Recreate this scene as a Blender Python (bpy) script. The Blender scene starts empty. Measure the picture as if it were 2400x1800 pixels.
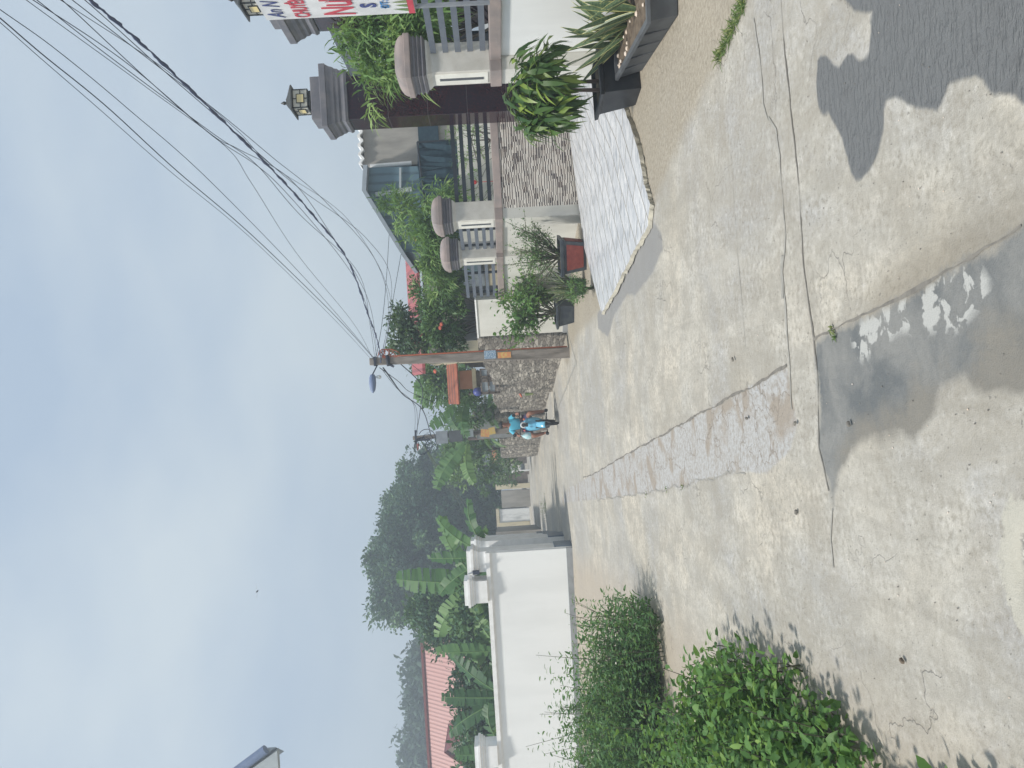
import bpy, bmesh, math, random
import numpy as np
from mathutils import Vector, Matrix
R_=math.radians
random.seed(7); rng=np.random.default_rng(7)
sc=bpy.context.scene; COL=sc.collection
# ------------------------------------------------------------------ camera
FPX=1803.; TH=R_(3.43); PT=math.atan(35/FPX); EYE=1.6
Rv=Vector((1,0,0)); Uv=Vector((0,math.sin(PT),math.cos(PT))); Fv=Vector((0,math.cos(PT),-math.sin(PT)))
Rr=math.cos(TH)*Rv-math.sin(TH)*Uv; Ur=math.sin(TH)*Rv+math.cos(TH)*Uv
cd=bpy.data.cameras.new('camera'); cam=bpy.data.objects.new('camera',cd); COL.objects.link(cam)
cd.sensor_width=36; cd.lens=36*FPX/2400; cd.clip_start=.05; cd.clip_end=2000
cam.matrix_world=Matrix(((-Ur.x,Rr.x,-Fv.x,0),(-Ur.y,Rr.y,-Fv.y,0),(-Ur.z,Rr.z,-Fv.z,EYE),(0,0,0,1)))
sc.camera=cam
# ------------------------------------------------------------------ world, sun, exposure
SUN_EL=R_(60); SUN_AZ=R_(-128)      # direction towards the sun, clockwise from +Y
w=bpy.data.worlds.new('World'); sc.world=w; w.use_nodes=True
nt=w.node_tree; N=nt.nodes; L=nt.links; N.clear()
out=N.new('ShaderNodeOutputWorld'); bg=N.new('ShaderNodeBackground'); sky=N.new('ShaderNodeTexSky')
sky.sky_type='NISHITA'; sky.sun_disc=False; sky.sun_elevation=SUN_EL; sky.sun_rotation=SUN_AZ
sky.air_density=1.0; sky.dust_density=2.5; sky.ozone_density=1.5
tc=N.new('ShaderNodeTexCoord'); mp=N.new('ShaderNodeMapping'); mp.inputs['Scale'].default_value=(1,1,2.2)
mp.inputs['Rotation'].default_value=(0.3,0.25,0.5)
n1=N.new('ShaderNodeTexNoise'); n1.inputs['Scale'].default_value=1.9; n1.inputs['Detail'].default_value=5; n1.inputs['Roughness'].default_value=.48
cr=N.new('ShaderNodeValToRGB'); cr.color_ramp.elements[0].position=.38; cr.color_ramp.elements[1].position=.66
cr.color_ramp.elements[0].color=(4.2,5.2,6.4,1); cr.color_ramp.elements[1].color=(6.1,6.85,7.3,1)
mx=N.new('ShaderNodeMix'); mx.data_type='RGBA'; mx.inputs[0].default_value=.86
L.new(tc.outputs['Generated'],mp.inputs[0]); L.new(mp.outputs[0],n1.inputs['Vector']); L.new(n1.outputs[0],cr.inputs[0])
L.new(sky.outputs[0],mx.inputs[6]); L.new(cr.outputs[0],mx.inputs[7]); L.new(mx.outputs[2],bg.inputs[0])
bg.inputs[1].default_value=.10; L.new(bg.outputs[0],out.inputs[0])
sl=bpy.data.lights.new('sun','SUN'); sl.energy=3.8; sl.angle=R_(6); sl.color=(1,.955,.88)
so=bpy.data.objects.new('sun',sl); COL.objects.link(so)
sd=Vector((math.sin(SUN_AZ)*math.cos(SUN_EL),math.cos(SUN_AZ)*math.cos(SUN_EL),math.sin(SUN_EL)))
so.rotation_euler=sd.to_track_quat('Z','Y').to_euler(); so.location=(-10,-5,20)
sc.view_settings.view_transform='Standard'; sc.view_settings.look='None'; sc.view_settings.gamma=1
sc.view_settings.exposure=0.26
sc.render.engine='CYCLES'; sc.render.resolution_x=1024; sc.render.resolution_y=768
sc.cycles.volume_bounces=0; sc.cycles.max_bounces=6; sc.cycles.transparent_max_bounces=8
# ------------------------------------------------------------------ helpers
def ray(x,y):
    u=1800-y; v=x; a=u-900; b=1200-v
    d=(a*Rr+b*Ur)+Fv*FPX
    return d
def at(x,y,Y):                       # photo pixel + distance -> point
    d=ray(x,y); k=Y/d.y; return Vector((d.x*k,Y,EYE+d.z*k))
def gd(x,y,z=0.):                    # photo pixel on the ground
    d=ray(x,y); k=(z-EYE)/d.z; return Vector((d.x*k,d.y*k,z))
def tag(o,label=None,cat=None,group=None,kind=None):
    if label: o['label']=label
    if cat: o['category']=cat
    if group: o['group']=group
    if kind: o['kind']=kind
    return o
def thing(name,label,cat,loc=(0,0,0),rz=0,group=None):
    o=bpy.data.objects.new(name,None); COL.objects.link(o); o.location=loc; o.rotation_euler=(0,0,rz)
    o.empty_display_size=.2
    return tag(o,label,cat,group)
def wloc(o):
    p=Vector((0,0,0))
    while o: p=p+Vector(o.location); o=o.parent
    return p
def copy_tree(o,parent=None):
    c=o.copy(); COL.objects.link(c); c.parent=parent
    for ch in o.children: copy_tree(ch,c)
    return c
class MB:
    """collects shapes in WORLD coordinates; build() links them as one mesh object (made relative to its parent)"""
    def __init__(s): s.v=[]; s.f=[]; s.m=[]; s.mi=0
    def add(s,vs,fs):
        b=len(s.v); s.v+= [tuple(p) for p in vs]
        for f in fs: s.f.append([i+b for i in f]); s.m.append(s.mi)
        return s
    def mat(s,i): s.mi=i; return s
    def box(s,c,size,rz=0.,top=1.,rot=None):
        x,y,z=[q/2 for q in size]; vs=[]
        M=rot if rot is not None else Matrix.Rotation(rz,3,'Z')
        for k,(sx,sy,sz) in enumerate([(-1,-1,-1),(1,-1,-1),(1,1,-1),(-1,1,-1),(-1,-1,1),(1,-1,1),(1,1,1),(-1,1,1)]):
            t=top if sz>0 else 1.
            vs.append(Vector(c)+M@Vector((sx*x*t,sy*y*t,sz*z)))
        return s.add(vs,[(0,3,2,1),(4,5,6,7),(0,1,5,4),(1,2,6,5),(2,3,7,6),(3,0,4,7)])
    def bar(s,p0,p1,wd,ht):          # wd horizontal across, ht the other
        p0=Vector(p0);p1=Vector(p1);d=(p1-p0).normalized()
        up=Vector((0,0,1)) if abs(d.z)<.95 else Vector((0,1,0))
        a=d.cross(up).normalized()*wd/2; b=a.cross(d).normalized()*ht/2
        vs=[p0-a-b,p0+a-b,p0+a+b,p0-a+b,p1-a-b,p1+a-b,p1+a+b,p1-a+b]
        return s.add(vs,[(0,1,2,3),(7,6,5,4),(0,4,5,1),(1,5,6,2),(2,6,7,3),(3,7,4,0)])
    def tube(s,pts,r,n=8,cap=True):
        pts=[Vector(p) for p in pts]; rs=r if isinstance(r,(list,tuple)) else [r]*len(pts)
        vs=[];fs=[]; prev=None
        for i,p in enumerate(pts):
            d=(pts[min(i+1,len(pts)-1)]-pts[max(i-1,0)])
            if d.length<1e-9: d=Vector((0,0,1))
            d.normalize()
            if prev is None:
                a=d.cross(Vector((0,0,1)) if abs(d.z)<.9 else Vector((1,0,0))).normalized()
            else:
                a=(prev-d*prev.dot(d)); 
                a=a.normalized() if a.length>1e-6 else d.orthogonal().normalized()
            prev=a; b=d.cross(a)
            for k in range(n):
                t=2*math.pi*k/n; vs.append(p+(a*math.cos(t)+b*math.sin(t))*rs[i])
        for i in range(len(pts)-1):
            for k in range(n):
                k2=(k+1)%n; fs.append((i*n+k,i*n+k2,(i+1)*n+k2,(i+1)*n+k))
        if cap: fs.append(tuple(reversed(range(n)))); fs.append(tuple((len(pts)-1)*n+k for k in range(n)))
        return s.add(vs,fs)
    def lathe(s,prof,c=(0,0,0),n=24,sq=0.,rz=0.,axis=None):   # prof (r,z); sq=1 gives a square section
        c=Vector(c);vs=[];fs=[]
        M=axis if axis is not None else Matrix.Identity(3)
        for r,z in prof:
            for k in range(n):
                t=2*math.pi*(k+.5)/n+rz
                q=1.
                if sq: 
                    tt=2*math.pi*(k+.5)/n; q=1/max(abs(math.cos(tt)),abs(math.sin(tt))); q=1+(q-1)*sq
                vs.append(c+M@Vector((math.cos(t)*r*q,math.sin(t)*r*q,z)))
        for i in range(len(prof)-1):
            for k in range(n):
                k2=(k+1)%n; fs.append((i*n+k,i*n+k2,(i+1)*n+k2,(i+1)*n+k))
        fs.append(tuple(reversed(range(n)))); fs.append(tuple((len(prof)-1)*n+k for k in range(n)))
        return s.add(vs,fs)
    def sqstack(s,prof,c,rz=0.,ratio=1.):         # square section, prof (half width,z)
        c=Vector(c);vs=[];fs=[];M=Matrix.Rotation(rz,3,'Z')
        for h,z in prof:
            for sx,sy in ((-1,-1),(1,-1),(1,1),(-1,1)): vs.append(c+M@Vector((sx*h,sy*h*ratio,z)))
        for i in range(len(prof)-1):
            for k in range(4):
                k2=(k+1)%4; fs.append((i*4+k,i*4+k2,(i+1)*4+k2,(i+1)*4+k))
        fs.append((3,2,1,0)); n=(len(prof)-1)*4; fs.append((n,n+1,n+2,n+3))
        return s.add(vs,fs)
    def prism(s,outline,z0,z1):
        n=len(outline); vs=[(p[0],p[1],z0) for p in outline]+[(p[0],p[1],z1) for p in outline]
        fs=[tuple(reversed(range(n))),tuple(range(n,2*n))]+[(i,(i+1)%n,(i+1)%n+n,i+n) for i in range(n)]
        return s.add(vs,fs)
    def extr(s,pts,off):             # polygon in 3D extruded by a vector
        n=len(pts); off=Vector(off); vs=[Vector(p) for p in pts]+[Vector(p)+off for p in pts]
        fs=[tuple(range(n)),tuple(reversed(range(n,2*n)))]+[(i,i+n,(i+1)%n+n,(i+1)%n) for i in range(n)]
        return s.add(vs,fs)
    def build(s,name,mats,parent=None,smooth=False,bevel=0.,at_=None):
        me=bpy.data.meshes.new(name); o=bpy.data.objects.new(name,me); COL.objects.link(o)
        base=Vector((0,0,0))
        if parent is not None: o.parent=parent; base=wloc(parent)
        elif at_ is not None: base=Vector(at_); o.location=base
        me.from_pydata([(p[0]-base.x,p[1]-base.y,p[2]-base.z) for p in s.v],[],s.f)
        if not isinstance(mats,(list,tuple)): mats=[mats]
        for m in mats: me.materials.append(m)
        me.polygons.foreach_set('material_index',s.m)
        bm=bmesh.new(); bm.from_mesh(me); bmesh.ops.recalc_face_normals(bm,faces=bm.faces); bm.to_mesh(me); bm.free()
        if smooth:
            me.polygons.foreach_set('use_smooth',[True]*len(me.polygons))
            try: me.set_sharp_from_angle(angle=R_(38))
            except Exception: pass
        if bevel:
            b=o.modifiers.new('b','BEVEL'); b.width=bevel; b.segments=2; b.limit_method='ANGLE'
        return o
# ------------------------------------------------------------------ materials
MAT={}
def newmat(name):
    m=bpy.data.materials.new(name); m.use_nodes=True; t=m.node_tree
    p=t.nodes['Principled BSDF']; MAT[name]=m
    return m,t,p
def nd(t,k,**kw):
    n=t.nodes.new(k)
    for a,b in kw.items():
        if a in n.inputs: n.inputs[a].default_value=b
        else: setattr(n,a,b)
    return n
def mixc(t,fac,a,b,mode='MIX'):
    m=t.nodes.new('ShaderNodeMix'); m.data_type='RGBA'; m.blend_type=mode
    for i,v in ((0,fac),(6,a),(7,b)):
        if isinstance(v,bpy.types.NodeSocket): t.links.new(v,m.inputs[i])
        elif isinstance(v,(tuple,list)): m.inputs[i].default_value=(*v[:3],1)
        else: m.inputs[i].default_value=v
    return m.outputs[2]
def ramp(t,src,stops):
    r=t.nodes.new('ShaderNodeValToRGB'); e=r.color_ramp.elements
    while len(e)<len(stops): e.new(.5)
    for k,(p,c) in enumerate(stops):
        e[k].position=p; e[k].color=(*c[:3],1) if isinstance(c,(tuple,list)) else (c,c,c,1)
    t.links.new(src,r.inputs[0]); return r.outputs[0]
def math_(t,op,a,b=None,c=None,clamp=False):
    m=t.nodes.new('ShaderNodeMath'); m.operation=op; m.use_clamp=clamp
    for i,v in enumerate((a,b,c)):
        if v is None: continue
        if isinstance(v,bpy.types.NodeSocket): t.links.new(v,m.inputs[i])
        else: m.inputs[i].default_value=v
    return m.outputs[0]
def noise(t,scale,detail=4,rough=.55,vec=None,dist=0.):
    n=nd(t,'ShaderNodeTexNoise',Scale=scale,Detail=detail,Roughness=rough,Distortion=dist)
    if vec is not None: t.links.new(vec,n.inputs['Vector'])
    return n.outputs[0]
def coord(t,kind='Object',scale=(1,1,1),rot=(0,0,0)):
    c=t.nodes.new('ShaderNodeTexCoord'); m=t.nodes.new('ShaderNodeMapping')
    m.inputs['Scale'].default_value=scale; m.inputs['Rotation'].default_value=rot
    t.links.new(c.outputs[kind],m.inputs[0]); return m.outputs[0]
def geo(t,scale=(1,1,1),rot=(0,0,0)):
    c=t.nodes.new('ShaderNodeNewGeometry'); m=t.nodes.new('ShaderNodeMapping')
    m.inputs['Scale'].default_value=scale; m.inputs['Rotation'].default_value=rot
    t.links.new(c.outputs['Position'],m.inputs[0]); return m.outputs[0]
def bump(t,p,h,strength=.3,dist=.01):
    b=nd(t,'ShaderNodeBump',Strength=strength,Distance=dist); t.links.new(h,b.inputs['Height']); t.links.new(b.outputs[0],p.inputs['Normal'])
def paint(name,c,c2=None,rough=.6,scale=3.,bscale=40,bs=.15,metal=0.,streak=False,spec=.4,lo=.4,hi=.65):
    m,t,p=newmat(name); v=geo(t,scale=(1,1,.25) if streak else (1,1,1))
    c2=c2 or tuple(x*.82 for x in c)
    f=ramp(t,noise(t,scale,6,.6,v),[(lo,0.),(hi,1.)])
    t.links.new(mixc(t,f,c,c2),p.inputs['Base Color'])
    p.inputs['Roughness'].default_value=rough; p.inputs['Metallic'].default_value=metal; p.inputs['Specular IOR Level'].default_value=spec
    if bs: bump(t,p,noise(t,bscale,4,.6,geo(t)),bs,.01)
    return m
def foliage(name,a,b,c=None,rough=.5,trans=.25):
    m,t,p=newmat(name); at_=nd(t,'ShaderNodeAttribute',attribute_name='rnd')
    stops=[(0.,a),(.6,b)]+([(1.,c)] if c else [])
    col=ramp(t,at_.outputs['Fac'],stops)
    t.links.new(col,p.inputs['Base Color']); p.inputs['Roughness'].default_value=rough; p.inputs['Specular IOR Level'].default_value=.3
    tr=t.nodes.new('ShaderNodeBsdfTranslucent'); t.links.new(mixc(t,.5,col,(.25,.38,.06)),tr.inputs[0])
    ms=t.nodes.new('ShaderNodeMixShader'); ms.inputs[0].default_value=trans
    t.links.new(p.outputs[0],ms.inputs[1]); t.links.new(tr.outputs[0],ms.inputs[2])
    t.links.new(ms.outputs[0],t.nodes['Material Output'].inputs[0]); return m
paint('white_wall',(.80,.81,.80),(.74,.75,.74),.7,1.6,60,.12,streak=True)
paint('white_trim',(.82,.82,.81),(.72,.72,.70),.6,5,60,.05)
paint('cream_paint',(.66,.65,.60),(.55,.54,.49),.7,2.5,50,.12,streak=True)
paint('pillar_paint',(.64,.62,.57),(.55,.53,.48),.6,6,60,.08)
paint('pillar_paint_lit',(.80,.79,.72),(.70,.68,.62),.6,6,60,.08)  # pillar paint lightened: sun on the slot side put into the colour
paint('cap_stone',(.26,.225,.215),(.36,.29,.265),.45,4,70,.2,spec=.5)
paint('dark_cap_stone',(.13,.13,.15),(.19,.18,.19),.4,5,80,.15,spec=.5)
paint('rail_paint',(.115,.135,.17),(.14,.16,.19),.4,8,60,.05,spec=.5)
paint('rail_dark',(.006,.012,.022),(.01,.018,.028),.5,8,60,.05,spec=.5)
paint('grey_band',(.30,.31,.32),(.24,.25,.25),.8,6,60,.3)
paint('plinth_tile',(.12,.16,.21),(.16,.2,.25),.4,6,60,.1)
paint('rough_render',(.36,.34,.31),(.24,.23,.21),.9,3,30,.5,streak=True)
paint('black_plastic',(.022,.026,.034),(.035,.04,.048),.45,6,60,.1)
paint('grey_plastic',(.10,.11,.12),(.075,.08,.09),.6,5,50,.1)
paint('soil',(.085,.065,.048),(.17,.135,.10),.95,12,50,.8)
paint('dark_pot',(.035,.045,.06),(.07,.08,.085),.5,8,50,.2)
paint('red_panel',(.17,.035,.03),(.24,.06,.045),.6,12,60,.3)
paint('pot_brown',(.16,.09,.065),(.10,.07,.06),.7,9,60,.3)
paint('bark',(.13,.11,.09),(.075,.065,.055),.9,12,40,.7,streak=True)
paint('stem',(.17,.12,.105),(.12,.085,.075),.7,14,60,.4)
paint('twig',(.10,.11,.06),(.07,.06,.045),.8,14,60,.3)
paint('pole_concrete',(.27,.24,.215),(.13,.115,.10),.9,7,50,.6,streak=True)
paint('cable',(.035,.045,.075),(.03,.035,.045),.6,9,60,0)
paint('cable_bundle',(.05,.065,.12),(.07,.085,.14),.6,9,60,0)
paint('cable_green',(.11,.15,.07),(.09,.12,.06),.6,9,60,0)
paint('orange_pipe',(.42,.11,.05),(.32,.09,.05),.6,5,40,.1)
paint('steel',(.33,.35,.38),(.25,.27,.3),.45,6,60,.1,metal=.4)
paint('glass_bulb',(.65,.68,.68),(.6,.63,.63),.2,4,40,0)
paint('lamp_yellow',(.72,.60,.28),(.66,.56,.34),.4,9,40,0)
paint('lamp_white',(.62,.60,.52),(.55,.53,.46),.4,9,40,0)
paint('bronze',(.03,.035,.035),(.05,.05,.045),.5,9,60,.1)
paint('orange_tile',(.33,.10,.05),(.24,.075,.045),.7,7,60,.3)
paint('tile_dark',(.20,.075,.05),(.14,.06,.045),.8,7,60,.3)
paint('orange_box',(.47,.22,.11),(.42,.19,.1),.7,3,60,.1)
paint('blue_tank',(.05,.065,.25),(.06,.08,.28),.4,3,60,0)
paint('net',(.012,.035,.055),(.022,.055,.075),.9,12,90,.5)
paint('glass_grey',(.30,.34,.36),(.22,.25,.28),.3,5,60,0)
paint('far_wood',(.12,.10,.09),(.2,.17,.14),.8,6,50,.2)
paint('yellow_wall',(.62,.56,.40),(.48,.42,.3),.8,4,50,.2,streak=True)
paint('stained_white',(.74,.75,.74),(.42,.44,.44),.8,4,50,.2,streak=True,lo=.55,hi=.75)
paint('scooter_blue',(.16,.48,.68),(.15,.45,.65),.25,3,60,0,spec=.6)
paint('shirt_blue',(.10,.46,.62),(.08,.40,.56),.85,9,50,.2)
paint('shorts',(.055,.045,.12),(.04,.035,.09),.9,9,50,.2)
paint('skin',(.30,.145,.095),(.26,.12,.08),.55,9,60,.05)
paint('hair',(.012,.012,.016),(.02,.02,.024),.6,9,60,.1)
paint('rubber',(.018,.02,.024),(.03,.032,.035),.7,9,60,.2)
paint('chrome',(.6,.62,.65),(.5,.52,.55),.2,3,40,0,metal=.7)
paint('bag_white',(.35,.62,.66),(.62,.7,.72),.6,14,50,.2)
paint('paper_blue',(.16,.25,.38),(.42,.5,.55),.7,45,50,0,lo=.48,hi=.55)
paint('paper_orange',(.62,.26,.12),(.62,.42,.14),.7,22,50,0,lo=.48,hi=.53)
paint('paper_yellow',(.62,.44,.10),(.55,.42,.2),.7,22,50,0,lo=.48,hi=.53)
paint('white_plastic',(.72,.73,.74),(.6,.61,.62),.5,5,50,0)
paint('flower_red',(.65,.06,.05),(.55,.05,.06),.6,9,50,0)
paint('flower_orange',(.62,.16,.08),(.5,.1,.08),.6,9,50,0)
paint('flower_pale',(.75,.68,.45),(.8,.78,.7),.6,9,50,0)
paint('pebble',(.62,.50,.40),(.72,.66,.6),.7,9,50,.2)
paint('gutter_blue',(.17,.22,.35),(.14,.19,.3),.5,5,50,0)
paint('eave_grey',(.42,.46,.47),(.36,.40,.42),.6,3,50,.05)
paint('fascia',(.30,.34,.38),(.26,.3,.34),.6,3,50,.05)
foliage('leaf_weed',(.05,.12,.045),(.13,.27,.07),(.34,.48,.13),trans=.42)
foliage('leaf_weed_dark',(.05,.12,.05),(.11,.23,.085),(.27,.41,.15),trans=.42)
foliage('leaf_strap',(.03,.075,.022),(.075,.14,.035),(.25,.34,.07),rough=.35)
foliage('leaf_long',(.07,.15,.05),(.15,.27,.08),(.32,.43,.15),trans=.35)
foliage('leaf_tree',(.018,.055,.04),(.05,.12,.062),(.16,.28,.10),rough=.6,trans=.18)
foliage('leaf_shrub',(.045,.10,.045),(.10,.19,.07),(.22,.34,.10))
foliage('leaf_darkshrub',(.03,.065,.045),(.07,.12,.065),(.17,.24,.13),rough=.35)
foliage('leaf_banana',(.04,.11,.045),(.08,.18,.065),(.18,.31,.11),rough=.45,trans=.35)
foliage('leaf_palm',(.03,.085,.03),(.075,.15,.05),(.15,.25,.07))
foliage('leaf_grass',(.06,.11,.03),(.11,.17,.05),(.24,.26,.09))
foliage('leaf_far',(.04,.075,.055),(.06,.105,.065),(.09,.15,.085),rough=.8,trans=.1)
def snake_mat():
    m,t,p=newmat('leaf_snake'); a=nd(t,'ShaderNodeAttribute',attribute_name='edge')
    n=noise(t,30,3,.6,geo(t,scale=(1,1,2.5)))
    g=mixc(t,ramp(t,n,[(.4,0.),(.6,1.)]),(.055,.10,.05),(.115,.17,.085))
    col=mixc(t,ramp(t,a.outputs['Fac'],[(.66,0.),(.72,1.)]),g,(.52,.50,.20))
    t.links.new(col,p.inputs['Base Color']); p.inputs['Roughness'].default_value=.45
snake_mat()
def granite():
    m,t,p=newmat('red_granite'); v=geo(t)
    c=ramp(t,noise(t,34,6,.72,v,.6),[(.32,(.012,.012,.02)),(.52,(.026,.011,.016)),(.68,(.09,.018,.022)),(.8,(.05,.04,.045))])
    big=noise(t,1.3,3,.5,v); c=mixc(t,ramp(t,big,[(.45,0.),(.7,.6)]),c,(.018,.02,.035))
    br=nd(t,'ShaderNodeTexBrick',Scale=1.,**{'Mortar Size':.004,'Brick Width':3.0,'Row Height':.6}); br.offset=0
    cm=t.nodes.new('ShaderNodeCombineXYZ'); sp=t.nodes.new('ShaderNodeSeparateXYZ'); g=t.nodes.new('ShaderNodeNewGeometry')
    t.links.new(g.outputs['Position'],sp.inputs[0]); s=math_(t,'ADD',sp.outputs[0],sp.outputs[1]); t.links.new(s,cm.inputs[0]); t.links.new(sp.outputs[2],cm.inputs[1])
    t.links.new(cm.outputs[0],br.inputs['Vector'])
    t.links.new(mixc(t,br.outputs['Fac'],c,(.10,.09,.095)),p.inputs['Base Color'])
    p.inputs['Roughness'].default_value=.07; p.inputs['Specular IOR Level'].default_value=.6
granite()
def ledger():
    m,t,p=newmat('ledger_stone'); g=coord(t,'Object')
    sp=t.nodes.new('ShaderNodeSeparateXYZ'); t.links.new(g,sp.inputs[0])
    row=math_(t,'FLOOR',math_(t,'DIVIDE',sp.outputs[2],.08))
    cell=math_(t,'FLOOR',math_(t,'ADD',math_(t,'DIVIDE',sp.outputs[0],.085),math_(t,'MULTIPLY',row,.37)))
    cb=t.nodes.new('ShaderNodeCombineXYZ'); t.links.new(cell,cb.inputs[0]); t.links.new(row,cb.inputs[1])
    wn=t.nodes.new('ShaderNodeTexWhiteNoise'); t.links.new(cb.outputs[0],wn.inputs['Vector'])
    fr=math_(t,'FRACT',math_(t,'ADD',math_(t,'DIVIDE',sp.outputs[2],.040),math_(t,'MULTIPLY',math_(t,'FLOOR',math_(t,'MULTIPLY',wn.outputs['Value'],3.)),.333)))
    wn2=t.nodes.new('ShaderNodeTexWhiteNoise'); wn2.noise_dimensions='4D'; wn2.inputs['W'].default_value=3.7; t.links.new(cb.outputs[0],wn2.inputs['Vector'])
    k=math_(t,'GREATER_THAN',fr,math_(t,'MULTIPLY_ADD',math_(t,'POWER',wn2.outputs['Value'],4.),.55,.32))
    c=mixc(t,k,(.05,.042,.048),(.58,.55,.50))
    t.links.new(mixc(t,ramp(t,noise(t,9,4,.6,g),[(.4,0.),(.7,.4)]),c,(.36,.29,.24)),p.inputs['Base Color'])
    p.inputs['Roughness'].default_value=.8; bump(t,p,k,.8,.01)
ledger()
def marble_tile():
    m,t,p=newmat('marble_tile'); v=geo(t,rot=(0,0,R_(-42)))
    br=nd(t,'ShaderNodeTexBrick',Scale=1.,Color1=(0,0,0,1),Color2=(1,1,1,1),Mortar=(.5,.5,.5,1),**{'Mortar Size':.010,'Mortar Smooth':.2,'Brick Width':.62,'Row Height':.30}); br.offset=.5; t.links.new(v,br.inputs['Vector'])
    v2=geo(t,scale=(.9,5.0,1),rot=(0,0,R_(52))); 
    vein=ramp(t,noise(t,5.5,5,.6,v2,1.2),[(.40,(.17,.20,.24)),(.47,(.38,.40,.43)),(.52,(.66,.66,.66))])
    vo=nd(t,'ShaderNodeTexVoronoi',Scale=7.); vo.feature='F1'; t.links.new(geo(t,scale=(1,2.6,1),rot=(0,0,R_(40))),vo.inputs['Vector'])
    c=mixc(t,.45,vein,ramp(t,vo.outputs['Color'],[(.3,(.40,.42,.45)),(.7,(.72,.72,.73))]))
    c=mixc(t,ramp(t,br.outputs['Color'],[(0.,.35),(1.,0.)]),c,(.42,.44,.47))
    t.links.new(mixc(t,br.outputs['Fac'],c,(.20,.18,.15)),p.inputs['Base Color'])
    p.inputs['Roughness'].default_value=.42; bump(t,p,br.outputs['Fac'],-.3,.01)
marble_tile()
def rubble():
    m,t,p=newmat('rubble_stone'); v=geo(t,scale=(1,.6,3.4))
    nz=t.nodes.new('ShaderNodeTexNoise'); nz.inputs['Scale'].default_value=3; t.links.new(v,nz.inputs['Vector'])
    vv=mixc(t,.3,v,nz.outputs['Color'],'ADD')
    vo=nd(t,'ShaderNodeTexVoronoi',Scale=4.6); vo.feature='DISTANCE_TO_EDGE'; t.links.new(vv,vo.inputs['Vector'])
    vc=nd(t,'ShaderNodeTexVoronoi',Scale=4.6); t.links.new(vv,vc.inputs['Vector'])
    c=ramp(t,vc.outputs['Color'],[(.2,(.14,.125,.105)),(.5,(.29,.265,.225)),(.8,(.47,.43,.37))])
    g=ramp(t,vo.outputs['Distance'],[(.0,0.),(.07,1.)])
    c=mixc(t,g,(.04,.036,.032),c)
    c=mixc(t,ramp(t,noise(t,1.1,5,.6,geo(t)),[(.42,0.),(.62,.75)]),c,(.17,.15,.13))
    t.links.new(c,p.inputs['Base Color']); p.inputs['Roughness'].default_value=.95; bump(t,p,g,.9,.03)
rubble()
def corr(name,c,c2,axis=0,scale=34.,ang=0.):
    m,t,p=newmat(name); v=coord(t,'Object',rot=(0,0,ang))
    sp=t.nodes.new('ShaderNodeSeparateXYZ'); t.links.new(v,sp.inputs[0])
    s=math_(t,'SINE',math_(t,'MULTIPLY',sp.outputs[axis],scale))
    f=ramp(t,math_(t,'MULTIPLY_ADD',s,.5,.5),[(.05,0.),(.3,1.)])
    c_=mixc(t,f,tuple(x*.6 for x in c),c)
    t.links.new(mixc(t,ramp(t,noise(t,2,4,.6,v),[(.4,0.),(.7,.6)]),c_,c2),p.inputs['Base Color'])
    p.inputs['Roughness'].default_value=.5; bump(t,p,f,.5,.03)
corr('blue_metal',(.10,.17,.215),(.12,.20,.24),0,30.)
corr('red_metal',(.36,.085,.085),(.33,.08,.08),0,22.)
corr('far_red_roof',(.42,.19,.165),(.40,.18,.155),0,26.)
# ------------------------------------------------------------------ ground
def dens(P,n=6,amp=.0):
    out=[]
    for i in range(len(P)):
        a=np.array(P[i]);b=np.array(P[(i+1)%len(P)])
        for k in range(n): out.append(a+(b-a)*k/n)
    return np.array(out)
def sdf(X,Y,poly):                    # signed distance, positive inside
    P=np.array(poly); d=np.full(X.shape,1e9); ins=np.zeros(X.shape,bool)
    for i in range(len(P)):
        a=P[i]; b=P[(i+1)%len(P)]; e=b-a
        wx=X-a[0]; wy=Y-a[1]; tt=np.clip((wx*e[0]+wy*e[1])/(e@e+1e-12),0,1)
        d=np.minimum(d,np.hypot(wx-e[0]*tt,wy-e[1]*tt))
        c=((a[1]<=Y)&(b[1]>Y))|((b[1]<=Y)&(a[1]>Y))
        with np.errstate(divide='ignore',invalid='ignore'):
            xi=a[0]+(Y-a[1])*e[0]/(e[1] if abs(e[1])>1e-12 else 1e-12)
        ins^= c&(X<xi)
    return np.where(ins,d,-d)
def px(*pts): return [tuple(gd(x,y)[:2]) for x,y in pts]
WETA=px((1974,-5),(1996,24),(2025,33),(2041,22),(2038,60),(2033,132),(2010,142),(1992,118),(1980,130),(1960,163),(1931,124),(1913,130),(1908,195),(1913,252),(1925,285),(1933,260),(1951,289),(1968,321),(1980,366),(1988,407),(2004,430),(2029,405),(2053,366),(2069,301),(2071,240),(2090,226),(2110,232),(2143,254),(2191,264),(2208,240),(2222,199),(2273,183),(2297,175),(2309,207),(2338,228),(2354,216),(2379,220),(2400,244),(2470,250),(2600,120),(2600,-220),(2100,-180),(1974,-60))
FLK=px((2021,745),(2100,700),(2284,614),(2324,649),(2324,680),(2245,778),(2105,775),(2021,850),(1990,800))
SMUDGE=px((2046,729),(2060,690),(2110,640),(2190,600),(2230,560),(2290,530),(2420,480),(2420,525),(2284,604))
BRN=px((1960,1190),(1975,1060),(2010,980),(2070,960),(2120,950),(2190,880),(2260,850),(2330,790),(2440,760),(2440,960),(2305,990),(2200,1010),(2100,1090))
WETB=px((1904,793),(1921,947),(1921,1047),(1935,1110),(1952,1190),(1968,1109),(1996,1060),(2041,1020),(2065,1044),(2110,1012),(2143,1032),(2183,975),(2212,934),(2261,906),(2305,934),(2400,922),(2520,900),(2700,600),(2560,440),(2400,530),(2284,604),(2046,729))
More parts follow.
